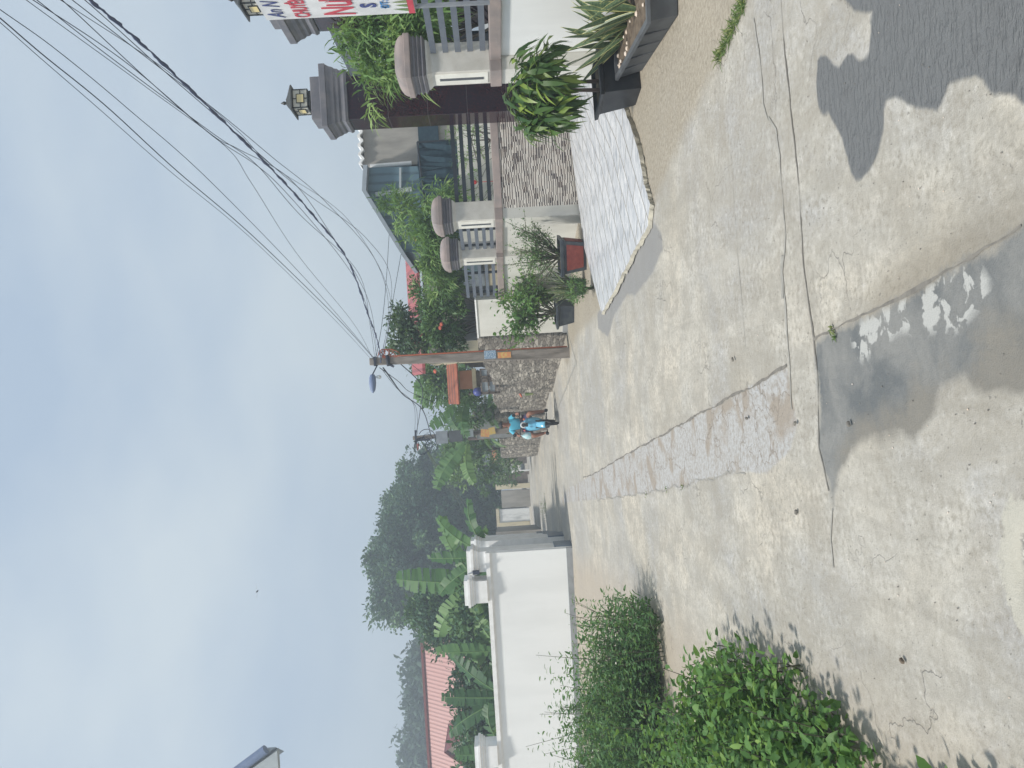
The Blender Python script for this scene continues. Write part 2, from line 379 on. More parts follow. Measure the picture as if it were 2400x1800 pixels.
BAND=px((1842,859),(1760,906),(1638,971),(1500,1048),(1386,1114),(1330,1146),(1310,1180),(1380,1172),(1500,1158),(1602,1138),(1663,1121),(1748,1105),(1800,1110),(1850,1050),(1866,995),(1852,923))
DIRT=px((1765,-5),(1720,60),(1690,150),(1650,220),(1600,330),(1560,420),(1530,500),(1440,690),(1395,745),(1350,790),(1330,860),(1300,800),(1330,600),(1340,300),(1400,-100),(1765,-100))
STRIP=px((1500,560),(1530,520),(1552,545),(1556,585),(1530,640),(1490,690),(1470,690),(1440,735),(1425,790),(1402,770),(1400,735),(1440,690),(1480,610))
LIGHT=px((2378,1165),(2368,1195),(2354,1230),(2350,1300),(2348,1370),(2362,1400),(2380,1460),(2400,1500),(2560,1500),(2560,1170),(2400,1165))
HOLE=px((2400,1250),(2389,1290),(2388,1340),(2393,1400),(2400,1430),(2470,1430),(2470,1250))
BROWN=px((1250,1280),(1400,1310),(1530,1400),(1700,1520),(1800,1500),(1950,1560),(2200,1700),(2400,1800),(2600,2100),(1600,2300),(1330,1900),(1330,1500))
xs=np.unique(np.round(np.concatenate([np.arange(-300,-20,20),np.arange(-20,-7,.5),np.arange(-7,7,.045),np.arange(7,20,.5),np.arange(20,301,20)]),4))
ys=np.unique(np.round(np.concatenate([np.arange(-300,-5,20),np.arange(-5,1.6,.5),np.arange(1.6,13,.045),np.arange(13,20,.1),np.arange(20,60,.5),np.arange(60,301,10)]),4))
GX,GY=np.meshgrid(xs,ys); nx,ny=len(xs),len(ys)
me=bpy.data.meshes.new('ground'); ground=bpy.data.objects.new('ground',me); COL.objects.link(ground); tag(ground,kind='structure')
Z=.006*np.sin(GX*1.7+GY*.9)+.005*np.sin(GY*1.3-GX*.8)
hz=sdf(GX,GY,HOLE); Z=Z-.10*np.clip(hz/.05,0,1)
far=np.clip((GY-24)/30,0,1); 
co=np.stack([GX,GY,Z],-1).reshape(-1,3)
me.vertices.add(nx*ny); me.vertices.foreach_set('co',co.ravel())
idx=np.arange(nx*ny).reshape(ny,nx); q=np.stack([idx[:-1,:-1],idx[:-1,1:],idx[1:,1:],idx[1:,:-1]],-1).reshape(-1)
nf=(nx-1)*(ny-1); me.loops.add(nf*4); me.loops.foreach_set('vertex_index',q.astype(np.int32))
me.polygons.add(nf); me.polygons.foreach_set('loop_start',np.arange(nf,dtype=np.int32)*4); me.update(calc_edges=True)
me.polygons.foreach_set('use_smooth',np.ones(nf,bool))
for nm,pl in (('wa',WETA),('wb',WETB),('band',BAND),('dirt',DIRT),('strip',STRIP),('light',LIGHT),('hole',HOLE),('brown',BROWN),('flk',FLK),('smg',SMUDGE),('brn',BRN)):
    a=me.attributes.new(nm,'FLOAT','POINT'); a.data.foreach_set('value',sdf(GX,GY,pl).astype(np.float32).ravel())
def ground_mat():
    m,t,p=newmat('ground_concrete'); v=geo(t)
    A=lambda n: nd(t,'ShaderNodeAttribute',attribute_name=n).outputs['Fac']
    nb=noise(t,.55,5,.6,v); nm=noise(t,3.2,6,.65,v); nf=noise(t,26,8,.75,v); nff=noise(t,160,3,.6,v)
    c=ramp(t,noise(t,.42,6,.62,geo(t),.4),[(.42,(.385,.378,.365)),(.50,(.455,.435,.39)),(.58,(.55,.505,.425))])
    c=mixc(t,ramp(t,nm,[(.38,.6),(.56,0.)]),c,(.30,.275,.235))
    c=mixc(t,ramp(t,nf,[(.38,.75),(.52,0.)]),c,(.255,.235,.195))
    c=mixc(t,ramp(t,nf,[(.56,0.),(.68,.7)]),c,(.62,.60,.56))
    # faint brushed smears along the lane
    vs=geo(t,scale=(1,.12,1),rot=(0,0,R_(-10)))
    c=mixc(t,ramp(t,noise(t,5,5,.6,vs),[(.40,.35),(.6,0.)]),c,(.31,.295,.26))
    vs2=geo(t,scale=(1,.35,1),rot=(0,0,R_(35)))
    c=mixc(t,ramp(t,noise(t,1.6,6,.7,vs2,1.),[(.50,0.),(.60,.25)]),c,(.55,.52,.455))
    c=mixc(t,ramp(t,noise(t,1.15,7,.68,v,1.0),[(.36,.55),(.50,0.)]),c,(.31,.285,.24))
    c=mixc(t,ramp(t,noise(t,7.5,6,.7,geo(t,scale=(1,.5,1),rot=(0,0,R_(20))),.5),[(.38,.6),(.50,0.)]),c,(.33,.31,.27))
    # hairline map cracking and pits
    nz=t.nodes.new('ShaderNodeTexNoise'); nz.inputs['Scale'].default_value=3; nz.inputs['Detail'].default_value=6; t.links.new(v,nz.inputs['Vector'])
    vv=mixc(t,.5,v,nz.outputs['Color'],'ADD')
    vo=nd(t,'ShaderNodeTexVoronoi',Scale=1.5); vo.feature='DISTANCE_TO_EDGE'; t.links.new(vv,vo.inputs['Vector'])
    hair=math_(t,'MULTIPLY',ramp(t,vo.outputs['Distance'],[(.0,1.),(.007,0.)]),ramp(t,noise(t,.8,3,.5,v),[(.52,0.),(.6,1.)]))
    c=mixc(t,math_(t,'MULTIPLY',hair,.55),c,(.17,.16,.145))
    pit=ramp(t,noise(t,48,2,.5,v),[(.68,0.),(.72,.8)]); c=mixc(t,pit,c,(.2,.19,.17))
    edge=math_(t,'ADD',math_(t,'MULTIPLY',math_(t,'SUBTRACT',nm,.5),.22),math_(t,'MULTIPLY',math_(t,'SUBTRACT',nf,.5),.07))
    sm=lambda a,lo,hi,k=1.: ramp(t,math_(t,'MULTIPLY_ADD',math_(t,'ADD',a,math_(t,'MULTIPLY',edge,k)),1.,.5),[(.5+lo,0.),(.5+hi,1.)])
    c=mixc(t,math_(t,'MULTIPLY',sm(A('brown'),-.15,.45,2.),.75),c,(.375,.32,.255))
    c=mixc(t,math_(t,'MULTIPLY',sm(A('dirt'),-.06,.10,1.2),.8),c,mixc(t,ramp(t,nf,[(.35,0.),(.65,1.)]),(.22,.19,.145),(.40,.355,.28)))
    # broken cement band
    bm_=sm(A('band'),-.01,.01,.35)
    bs=nd(t,'ShaderNodeTexVoronoi',Scale=2.8); bs.feature='DISTANCE_TO_EDGE'; t.links.new(vv,bs.inputs['Vector'])
    bc=mixc(t,ramp(t,noise(t,2.0,5,.6,v,.6),[(.40,0.),(.50,1.)]),(.32,.28,.235),(.42,.42,.415)); bc=mixc(t,ramp(t,nf,[(.40,.8),(.55,0.)]),bc,(.28,.25,.215))
    bc=mixc(t,ramp(t,bs.outputs['Distance'],[(.0,.9),(.022,0.)]),bc,(.22,.19,.16))
    c=mixc(t,bm_,c,bc)
    # damp smooth cement with pale flakes
    wb=sm(A('wb'),-.02,.03,1.0); wl=ramp(t,noise(t,8.5,4,.55,v,.3),[(.50,0.),(.53,1.)])
    wl=math_(t,'MULTIPLY',wl,sm(A('flk'),-.02,.02,.4))
    wc=mixc(t,sm(A('brn'),-.08,.06,2.2),mixc(t,ramp(t,noise(t,2.6,6,.65,v,.5),[(.4,0.),(.6,1.)]),(.125,.135,.14),(.23,.23,.22)),mixc(t,nm,(.165,.155,.135),(.25,.235,.205))); wc=mixc(t,ramp(t,nf,[(.3,.4),(.6,0.)]),wc,(.17,.17,.16)); wc=mixc(t,wl,wc,(.42,.42,.40))
    c=mixc(t,math_(t,'MULTIPLY',sm(A('smg'),-.12,.04,1.4),.7),c,(.22,.195,.155))
    c=mixc(t,wb,c,wc)
    st=sm(A('strip'),-.02,.02,.5); c=mixc(t,math_(t,'MULTIPLY',st,.8),c,(.225,.225,.225))
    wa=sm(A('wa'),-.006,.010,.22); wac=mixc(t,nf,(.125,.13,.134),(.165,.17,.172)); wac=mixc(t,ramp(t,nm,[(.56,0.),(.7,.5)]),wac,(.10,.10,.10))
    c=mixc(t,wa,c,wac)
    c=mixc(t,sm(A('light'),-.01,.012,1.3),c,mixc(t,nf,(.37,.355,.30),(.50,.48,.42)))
    c=mixc(t,sm(A('hole'),-.01,.01,.4),c,mixc(t,ramp(t,noise(t,60,2,.5,v),[(.5,0.),(.6,1.)]),(.13,.125,.13),(.55,.54,.5)))
    t.links.new(c,p.inputs['Base Color'])
    r=mixc(t,wa,(.9,.9,.9),(.62,.62,.62)); t.links.new(r,p.inputs['Roughness']); p.inputs['Specular IOR Level'].default_value=.3
    vsc=geo(t,scale=(3.,.7,1),rot=(0,0,R_(30)))
    rough_wet=math_(t,'MULTIPLY',ramp(t,noise(t,26,3,.6,geo(t,scale=(.5,1.5,1))),[(.45,1.),(.6,0.)]),math_(t,'MULTIPLY',wa,-1.2))
    h=math_(t,'ADD',math_(t,'ADD',math_(t,'MULTIPLY',nf,1.3),math_(t,'MULTIPLY',nff,.5)),math_(t,'ADD',rough_wet,math_(t,'MULTIPLY',hair,-1.)))
    bump(t,p,h,.7,.009)
    return m
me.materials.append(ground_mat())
paint('joint_dark',(.15,.14,.125),(.22,.205,.18),.95,14,60,.3)
paint('joint_soft',(.27,.26,.235),(.34,.33,.30),.95,14,60,.3)
def joint(pts,wd,mat='joint_dark',z=.011,jit=.02,name='road_joint'):
    P=[gd(*p) for p in pts]; m=MB(); cur=[]
    for i in range(len(P)-1):
        n=max(2,int((P[i+1]-P[i]).length/.05))
        for k in range(n): cur.append(P[i].lerp(P[i+1],k/n))
    cur.append(P[-1]); vs=[];fs=[]
    ph=[random.uniform(0,6) for _ in range(4)]
    for i,p in enumerate(cur):
        d=(cur[min(i+1,len(cur)-1)]-cur[max(i-1,0)]).normalized(); a=Vector((-d.y,d.x,0))
        o=jit*(math.sin(i*.35+ph[0])*.3+random.uniform(-.25,.25)); ww=wd*(.55+.45*math.sin(i*.21+ph[1])*math.sin(i*.53+ph[2])+random.uniform(-.2,.25))
        ww=max(ww,wd*.2); zz=.006*math.sin(p.x*1.7+p.y*.9)+.005*math.sin(p.y*1.3-p.x*.8)
        q=p+a*o; vs+=[(q.x-a.x*ww/2,q.y-a.y*ww/2,zz+.004),(q.x+a.x*ww/2,q.y+a.y*ww/2,zz+.004)]
    fs=[(2*i,2*i+1,2*i+3,2*i+2) for i in range(len(cur)-1)]
    m.add(vs,fs); o=m.build(name,MAT[mat]); tag(o,kind='structure'); return o
joint([(1831,-8),(1838,102),(1850,228),(1860,346),(1868,439),(1878,590),(1889,689),(1904,793),(1915,900),(1921,1047),(1945,1150)],.016)
joint([(1768,41),(1781,142),(1789,244),(1800,280)],.022,'joint_soft')
joint([(1800,275),(1817,305),(1825,366),(1831,447),(1838,550),(1830,639),(1839,749),(1849,838),(1852,923),(1856,960)],.022,'joint_soft')
joint([(1832,600),(1829,640),(1832,700)],.045,'joint_soft')
joint([(1713,358),(1728,600),(1747,823)],.006,'joint_soft',jit=.005)
joint([(1464,699),(1473,900),(1481,1042)],.010,'joint_soft',jit=.005)
joint([(1350,790),(1350,877),(1359,1000),(1367,1118)],.022,'joint_soft',jit=.005)
joint([(1325,760),(1352,850),(1330,900),(1300,975),(1270,1040)],.09,'joint_soft')
joint([(2400,530),(2284,604),(2160,668),(2046,729),(1960,770),(1904,793)],.020)
joint([(1842,859),(1760,906),(1638,971),(1500,1048),(1386,1114),(1367,1119)],.026,'joint_dark')
joint([(1748,1105),(1663,1121),(1602,1138),(1500,1158),(1400,1172)],.016,'joint_soft',jit=.05)
joint([(1952,1190),(1948,1260),(1955,1330)],.012,'joint_soft')
# small stones and flakes lying on the concrete
peb=MB()
for i in range(170):
    x=random.uniform(1480,2390); y=random.uniform(5,1700); p=gd(x,y); s=random.uniform(.0015,.004)
    peb.mat(0 if random.random()<.72 else 1)
    peb.lathe([(s*.6,0.),(s,s*.5),(s*.5,s)],(p.x,p.y,.003+.006*math.sin(p.x*1.7+p.y*.9)+.005*math.sin(p.y*1.3-p.x*.8)),5,rz=random.random()*3)
tag(peb.build('loose_grit',[MAT['joint_dark'],MAT['pebble']]),kind='stuff',label='loose grit and tiny stones scattered over the concrete',cat='grit')
for k,(x,y,cm) in enumerate([(1722,842,'joint_dark'),(1755,980,'joint_dark'),(1869,992,'joint_dark'),(1872,1200,'joint_dark'),(1996,993,'joint_dark'),(2122,1548,'soil')]):
    p=gd(x,y); s=.5+.5*p.y/4
    b=MB(); b.box((p.x,p.y,.016),(.030*min(s,1.6),.018,.014),rz=.8+k*.7,top=.8)
    tag(b.build('stone_chip',MAT[cm],at_=(p.x,p.y,0),bevel=.004),['dark square chip in the middle of the plain lane','dark chip lying on the pale cracked cement band','dark chip at the near end of the cracked cement band','flat dark chip on pale concrete left of the damp cement','dark chip at the edge of the smooth damp cement','brown leaf shaped scrap on the concrete near the leafy weeds'][k],'stone chip')
# tiled ramp in front of the gate
def zr(X): return .045 if X<2.8 else .045+.11*(X-2.8)
ro=[(1410,735),(1430,700),(1457,645),(1472,618),(1486,587),(1503,560),(1519,527),(1524,479),(1517,450),(1510,431),(1505,400),(1500,370),(1488,320),(1471,274),(1460,235),(1445,180)]
rp=[gd(x,y,.045) for x,y in ro]
rim=[]
for i in range(len(rp)-1):
    for k in range(6):
        q=rp[i].lerp(rp[i+1],k/6); rim.append((q.x+random.uniform(-.012,.012),q.y+random.uniform(-.012,.012)))
outl=rim+[(3.5,8.55),(4.25,8.75),(4.75,9.3),(4.75,12.35),(4.4,12.42),(2.86,12.88),(2.2,12.6)]
def clip(poly,xc,keep_less):
    o=[]
    for i in range(len(poly)):
        a=poly[i];b=poly[(i+1)%len(poly)]; ia=(a[0]<=xc)==keep_less; ib=(b[0]<=xc)==keep_less
        if ia: o.append(a)
        if ia!=ib:
            tt=(xc-a[0])/(b[0]-a[0]); o.append((xc,a[1]+(b[1]-a[1])*tt))
    return o
rm=MB(); n=len(outl)
for part in (clip(outl,2.8,True),clip(outl,2.8,False)):
    rm.mat(0); rm.add([(p[0],p[1],zr(p[0])) for p in part],[tuple(range(len(part)))])
rm.mat(1)
b0=[(p[0],p[1],-.03) for p in outl]; b1=[(p[0],p[1],zr(p[0])-.001) for p in outl]
rm.add(b0+b1,[(i,(i+1)%n,(i+1)%n+n,i+n) for i in range(n)])
paint('ramp_mortar',(.45,.42,.34),(.33,.31,.26),.9,14,50,.5)
# ragged mortar lip
rm.add([(p[0]-.0,p[1],.049) for p in rim]+[(p[0]-random.uniform(.0,.035),p[1]-random.uniform(.0,.03),.012) for p in rim],[(i,i+1,i+1+len(rim),i+len(rim)) for i in range(len(rim)-1)])
ramp_o=rm.build('tiled_ramp',[MAT['marble_tile'],MAT['ramp_mortar']]); tag(ramp_o,kind='structure')
# gravel shoulder below the white wall and along the stone wall
# ------------------------------------------------------------------ foliage tools
def leaf_mesh(name,P,D,Nn,Ln,Wd,mat,parent=None,droop=.15,shape='leaf',rnd=None,at_=None):
    """P base points, D directions, Nn approx normals: numpy (N,3); Ln,Wd arrays"""
    n=len(P); D=D/np.linalg.norm(D,axis=1,keepdims=True)
    S=np.cross(D,Nn); S/= (np.linalg.norm(S,axis=1,keepdims=True)+1e-9); U=np.cross(S,D)
    if shape=='leaf': T=[(0,0),(.28,-.5),(.28,.5),(.68,-.42),(.68,.42),(1,0)]; F=[(0,2,1),(1,2,4,3),(3,4,5)]
    elif shape=='dia': T=[(0,0),(.5,-.5),(.5,.5),(1,0)]; F=[(0,2,3,1)]
    elif shape=='strap': T=[(0,-.16),(0,.16),(.35,-.5),(.35,.5),(.7,-.45),(.7,.45),(1,0)]; F=[(0,1,3,2),(2,3,5,4),(4,5,6)]
    V=np.zeros((n,len(T),3))
    for k,(a,b) in enumerate(T):
        V[:,k]=P+D*(a*Ln)[:,None]+S*(b*Wd)[:,None]+U*(-droop*a*a*Ln+.18*abs(b)*Wd)[:,None]
        V[:,k,2]-=droop*a*a*Ln*.8
    k=len(T); V=V.reshape(-1,3)
    loops=[];st=[];tot=[]
    base=(np.arange(n)*k)[:,None]
    fl=[]; sizes=[]
    for f in F: fl+=list(f); sizes.append(len(f))
    L_=(base+np.array(fl)[None,:]).ravel(); sz=np.tile(np.array(sizes),n); stt=np.concatenate([[0],np.cumsum(sz)[:-1]])
    me=bpy.data.meshes.new(name); o=bpy.data.objects.new(name,me); COL.objects.link(o)
    off=np.array([0,0,0.])
    if parent is not None: o.parent=parent; off=np.array(wloc(parent))
    elif at_ is not None: o.location=at_; off=np.array(at_)
    V=V-off
    me.vertices.add(len(V)); me.vertices.foreach_set('co',V.ravel().astype(np.float32))
    me.loops.add(len(L_)); me.loops.foreach_set('vertex_index',L_.astype(np.int32))
    me.polygons.add(len(sz)); me.polygons.foreach_set('loop_start',stt.astype(np.int32)); me.update(calc_edges=True)
    if rnd is None: rnd=rng.random(n)
    a=me.attributes.new('rnd','FLOAT','POINT'); a.data.foreach_set('value',np.repeat(rnd,k).astype(np.float32))
    me.materials.append(MAT[mat] if isinstance(mat,str) else mat)
    return o
def sph(n):
    d=rng.normal(size=(n,3)); return d/np.linalg.norm(d,axis=1,keepdims=True)
def crown_pts(c,r,nclump,per,cs,hollow=.55,seed=None,flat=1.,bottom=-.6):
    c=np.array(c,float);r=np.array(r,float)
    d=sph(nclump*2); d=d[d[:,2]>bottom][:nclump]; nc=len(d)
    rad=(hollow+(1-hollow)*rng.random(nc)**.6)[:,None]*(1+.16*rng.normal(size=(nc,1)))
    C=c+d*rad*r; P=np.repeat(C,per,0)+sph(nc*per)*(rng.random((nc*per,1))**.45)*1.9*np.array([cs,cs,cs*.75])*np.repeat(.5+.9*rng.random((nc,1)),per,0)
    out=(P-c)/r; out/=np.linalg.norm(out,axis=1,keepdims=True)+1e-9
    cl=np.repeat(rng.random(nc),per)
    return P,out,cl,C
def cloud(name,P,out,cl,ln,wd,mat,parent,droop=.2,shape='leaf',updir=.3,jit=.8,at_=None,clw=.68):
    n=len(P); D=out+jit*rng.normal(size=(n,3)); D[:,2]+=updir
    Nn=rng.normal(size=(n,3))*.5+np.array([0,0,1.])+out*.4
    l=ln*(.45+.95*rng.random(n)); w=wd*(.5+.9*rng.random(n))
    rnd=np.clip(clw*cl+(1-clw)*rng.random(n),0,1)
    return leaf_mesh(name,P,D,Nn,l,w,mat,parent,droop,shape,rnd,at_)
def branches(base,top,spread,n,r0,mat,name,parent,C=None,seg=5):
    m=MB(); base=Vector(base);top=Vector(top)
    pts=[base.lerp(top,k/seg)+Vector((random.uniform(-1,1),random.uniform(-1,1),0))*r0*.8*(k>0) for k in range(seg+1)]
    m.tube(pts,[r0*(1-.55*k/seg) for k in range(seg+1)],8)
    for i in range(n):
        s=pts[random.randint(max(1,seg//2),seg)]
        e=Vector(C[random.randrange(len(C))]) if C is not None else top+Vector((random.gauss(0,1),random.gauss(0,1),random.gauss(0,.6)))*spread
        mid=s.lerp(e,.5)+Vector((0,0,-.08*(e-s).length))
        m.tube([s,mid,e],[r0*.38,r0*.25,r0*.08],5)
    return m.build(name,MAT[mat],parent,smooth=True)
# ------------------------------------------------------------------ property wall, right side
def seg_box(m,p0,p1,thick,z0,z1,off=0.):
    p0=Vector((p0[0],p0[1]));p1=Vector((p1[0],p1[1])); d=(p1-p0).normalized(); a=Vector((-d.y,d.x))
    o=[p0+a*(off-thick/2),p1+a*(off-thick/2),p1+a*(off+thick/2),p0+a*(off+thick/2)]
    return m.prism([(q.x,q.y) for q in o],z0,z1)
def fence_wall(label,p0,p1,z0,zc,zt,mats=('cream_paint','cap_stone'),rails=5,rail_mat='rail_paint',posts=(),panel=None,rail_off=0.,ends=True):
    c=((p0[0]+p1[0])/2,(p0[1]+p1[1])/2,z0); root=thing('fence_wall',label,'garden wall',c)
    m=MB(); seg_box(m,p0,p1,.16,z0-.05,zc); m.build('wall',MAT[mats[0]],root)
    m=MB(); seg_box(m,p0,p1,.26,zc,zt); m.build('coping',MAT[mats[1]],root,bevel=.008)
    if rails:
        for k in range(rails):
            z=zt+.66-.0325-.138*k; m=MB(); seg_box(m,p0,p1,.028,z-.0325,z+.0325,rail_off); m.build('rail',MAT[rail_mat],root)
        d=Vector((p1[0]-p0[0],p1[1]-p0[1])); 
        for f in posts:
            q=Vector(p0)+d*f; m=MB(); m.box((q.x,q.y,zt+.33),(.05,.03,.66),rz=math.atan2(d.y,d.x)); 
            dn=d.normalized(); m2=MB(); a=Vector((-dn.y,dn.x)); s=-1 if a.x<0 else 1
            for i,v_ in enumerate(m.v): m.v[i]=(v_[0]+a.x*s*.032,v_[1]+a.y*s*.032,v_[2])
            m.build('post',MAT['rail_dark'],root)
    if panel:
        m=MB(); seg_box(m,panel[0],panel[1],.03,z0-.03,zc-.002,panel[2]); 
        o=m.build('stone_panel',MAT['ledger_stone'],root)
    return root
ZC,ZT=1.335,1.462
B0=(3.76,8.62); B1=(4.14,3.6)
fence_wall('white rendered wall with five flat grey rails beside the big leafy potted bush',B0,B1,0.,ZC,ZT,mats=('white_wall','cap_stone'),posts=())
A0=(4.42,12.62); A1=(2.98,13.04)
fence_wall('wall section faced with thin strips of stone, dark rails on top',A0,A1,0.,ZC,ZT,rail_mat='rail_dark',posts=(.97,),panel=((4.42,12.62),(2.84,13.08),.098))
C0=(2.84,13.25); C1=(2.38,14.8)
P3=(2.26,14.72)
fence_wall('short fenced wall section behind the red panelled planter',(2.95,13.3),(2.62,14.70),0.,ZC,ZT,posts=(.45,.93))
fence_wall('farther short fenced wall section between the last domed pillar and plain wall',(2.50,15.02),(1.86,16.05),0.,ZC,ZT,posts=(.4,.9))
def fence_pillar(c,label,rz=0.):
    root=thing('fence_pillar',label,'pillar',(0,0,0),0,'domed pillars of the garden fence')
    m=MB(); m.sqstack([(.178,-1.5),(.178,-.129)],(0,0,0)); m.build('base',MAT['cream_paint'],root); m=MB(); m.sqstack([(.20,-.126),(.20,.003)],(0,0,0)); m.build('coping',MAT['cap_stone'],root,bevel=.006)
    m=MB(); m.sqstack([(.17,.003),(.17,.66),(.20,.70),(.20,.72)],(0,0,0)); m.build('shaft',MAT['pillar_paint'],root,bevel=.006)
    m=MB(); m.sqstack([(.205,.722),(.235,.75),(.215,.77),(.24,.80),(.215,.815),(.235,.84),(.225,.86),(.245,.88)],(0,0,0)); m.build('moulding',MAT['dark_cap_stone'],root)
    m=MB(); m.sqstack([(.262,.882),(.262,.955)],(0,0,0)); m.build('slab',MAT['cap_stone'],root,bevel=.01)
    m=MB(); prof=[(.245*math.cos(a)**.8,.957+.125*math.sin(a)) for a in [R_(x) for x in (0,12,25,40,55,70,85)]]; m.sqstack(prof,(0,0,0)); m.build('dome_cap',MAT['cap_stone'],root,smooth=True)
    m=MB(); m.box((-.174,0,.33),(.01,.26,.60)); f=m.build('slot_panel',MAT['pillar_paint_lit'],root,bevel=.003)
    m=MB(); m.box((-.181,0,.33),(.006,.055,.50)); m.build('slot',MAT['grey_plastic'],f,bevel=.002)
    root.location=(c[0],c[1],ZT); root.rotation_euler=(0,0,rz); return root
# shaft bottoms end inside the coping/wall
pp=fence_pillar((3.69,8.80),'largest domed fence pillar, nearest the leafy potted bush',R_(3))
for c,l,r in (((2.91,13.10),'middle domed pillar at the corner of the stone strip wall',R_(12)),((2.56,14.86),'farthest domed pillar, small one between the two short fence sections',R_(14))):
    q=copy_tree(pp); q.location=(c[0],c[1],ZT); q.rotation_euler=(0,0,r); q['label']=l
# plain white wall section
root=thing('garden_wall','plain pale wall without rails, between fence and rough stone wall','garden wall',(1.4,16.5,0))
m=MB(); seg_box(m,(1.84,16.08),(1.12,16.75),.16,-.05,1.93); m.build('wall',MAT['cream_paint'],root)
m=MB(); seg_box(m,(1.86,16.06),(1.10,16.77),.20,1.932,1.965); m.build('coping',MAT['white_trim'],root)
m=MB(); seg_box(m,(1.85,16.06),(1.11,16.76),.19,-.02,.11); m.build('plinth',MAT['grey_band'],root)
# gate pillars
def gate_pillar(c,label):
    root=thing('gate_pillar',label,'gate pillar',(0,0,0),0,'granite gate pillars')
    q=.68
    m=MB(); m.sqstack([(.365,-.1),(.365,3.60)],(0,0,0),0,q); m.build('shaft',MAT['red_granite'],root,bevel=.006)
    m=MB(); m.sqstack([(.385,3.60),(.400,3.64),(.385,3.67),(.38,3.70),(.40,3.73),(.405,3.77),(.425,3.80),(.435,3.85),(.46,3.90)],(0,0,0),0,q); m.build('moulding',MAT['dark_cap_stone'],root)
    m=MB(); m.sqstack([(.475,3.902),(.475,4.0)],(0,0,0),0,q); m.build('slab',MAT['dark_cap_stone'],root,bevel=.01)
    m=MB(); m.sqstack([(.325,4.002),(.325,4.16)],(0,0,0),0,q); m.build('top_block',MAT['dark_cap_stone'],root,bevel=.012)
    root.location=(c[0],c[1],0); return root
g1=gate_pillar((4.505,11.92),'dark red granite gate pillar, left one, rising behind the leafy potted bush')
p2=at(750,59,9.65)
g2=copy_tree(g1); G2=(p2.x+.40,9.65); g2.location=(*G2,0); g2['label']='granite gate pillar mostly hidden behind the hanging banner'
def lantern(c,label):
    root=thing('lantern',label,'lantern',(0,0,0),0,'lanterns on the gate pillars')
    m=MB(); m.sqstack([(.075,0),(.095,.02),(.085,.045)],(0,0,0)); m.build('base',MAT['bronze'],root)
    for k in range(4):
        M=Matrix.Rotation(k*math.pi/2,3,'Z')
        m=MB(); pts=[M@Vector(p) for p in ((-.10,-.10,.05),(.10,-.10,.05),(.105,-.105,.22),(-.105,-.105,.22))]; m.add(pts,[(0,1,2,3)]); pa=m.build('pane',MAT['lamp_white'],root)
        m=MB(); 
        def bb(x0,x1,z0,z1,y=-.106): m.add([M@Vector(p) for p in ((x0,y,z0),(x1,y,z0),(x1,y,z1),(x0,y,z1),(x0,y-.006,z0),(x1,y-.006,z0),(x1,y-.006,z1),(x0,y-.006,z1))],[(0,1,2,3),(4,5,6,7),(0,1,5,4),(2,3,7,6),(1,2,6,5),(0,3,7,4)])
        for a in ((-.11,-.10,.045,.225),(.10,.11,.045,.225),(-.11,.11,.045,.055),(-.11,.11,.213,.225),(-.055,.055,.085,.094),(-.055,.055,.17,.179),(-.055,-.047,.085,.179),(.047,.055,.085,.179),(-.10,-.055,.128,.136),(.055,.10,.128,.136),(-.004,.004,.055,.085),(-.004,.004,.179,.213)): bb(*a)
        m.build('frame',MAT['bronze'],root)
        m=MB(); bb(-.046,.046,.095,.169,-.1065); m.build('yellow_pane',MAT['lamp_yellow'],pa)
    m=MB(); m.sqstack([(.15,.22),(.145,.235),(.06,.29),(.03,.315)],(0,0,0)); m.build('roof',MAT['bronze'],root)
    m=MB(); m.lathe([(.006,.31),(.018,.33),(.022,.345),(.012,.365),(.002,.385)],(0,0,0),10); m.build('finial',MAT['bronze'],root,smooth=True)
    root.location=c; return root
l1=lantern((4.53,11.92,4.162),'small roofed lantern on top of the left granite gate pillar'); l1.scale=(1.32,1.32,1.32); l1.rotation_euler=(0,0,R_(3))
l2=copy_tree(l1); l2.location=(G2[0]-.02,9.65,4.165); l2['label']='lantern peeping above the banner on the second gate pillar'
# gate canopy beam
root=thing('gate_canopy','dark beam and canopy spanning the two granite gate pillars','gate canopy',(4.6,10.9,3.2))
m=MB(); m.bar((4.84,9.9,3.44),(4.84,11.64,3.44),.12,.17); m.build('beam',MAT['rail_paint'],root)
m=MB(); m.bar((5.10,9.9,3.38),(5.10,11.64,3.38),.35,.05); m.build('soffit',MAT['white_trim'],root)
m=MB(); m.bar((5.36,9.9,3.42),(5.36,11.64,3.42),.10,.22); m.build('beam',MAT['rail_paint'],root)
# gate leaves under it (dark metal)
root=thing('metal_gate','dark metal gate half hidden behind the leafy potted bush','gate',(4.55,10.8,.2))
for k in range(2):
    y0=10.05+k*.80; m=MB(); m.box((4.62,y0+.39,1.25),(.04,.76,1.9)); m.build('gate_leaf',MAT['rail_dark'],root)
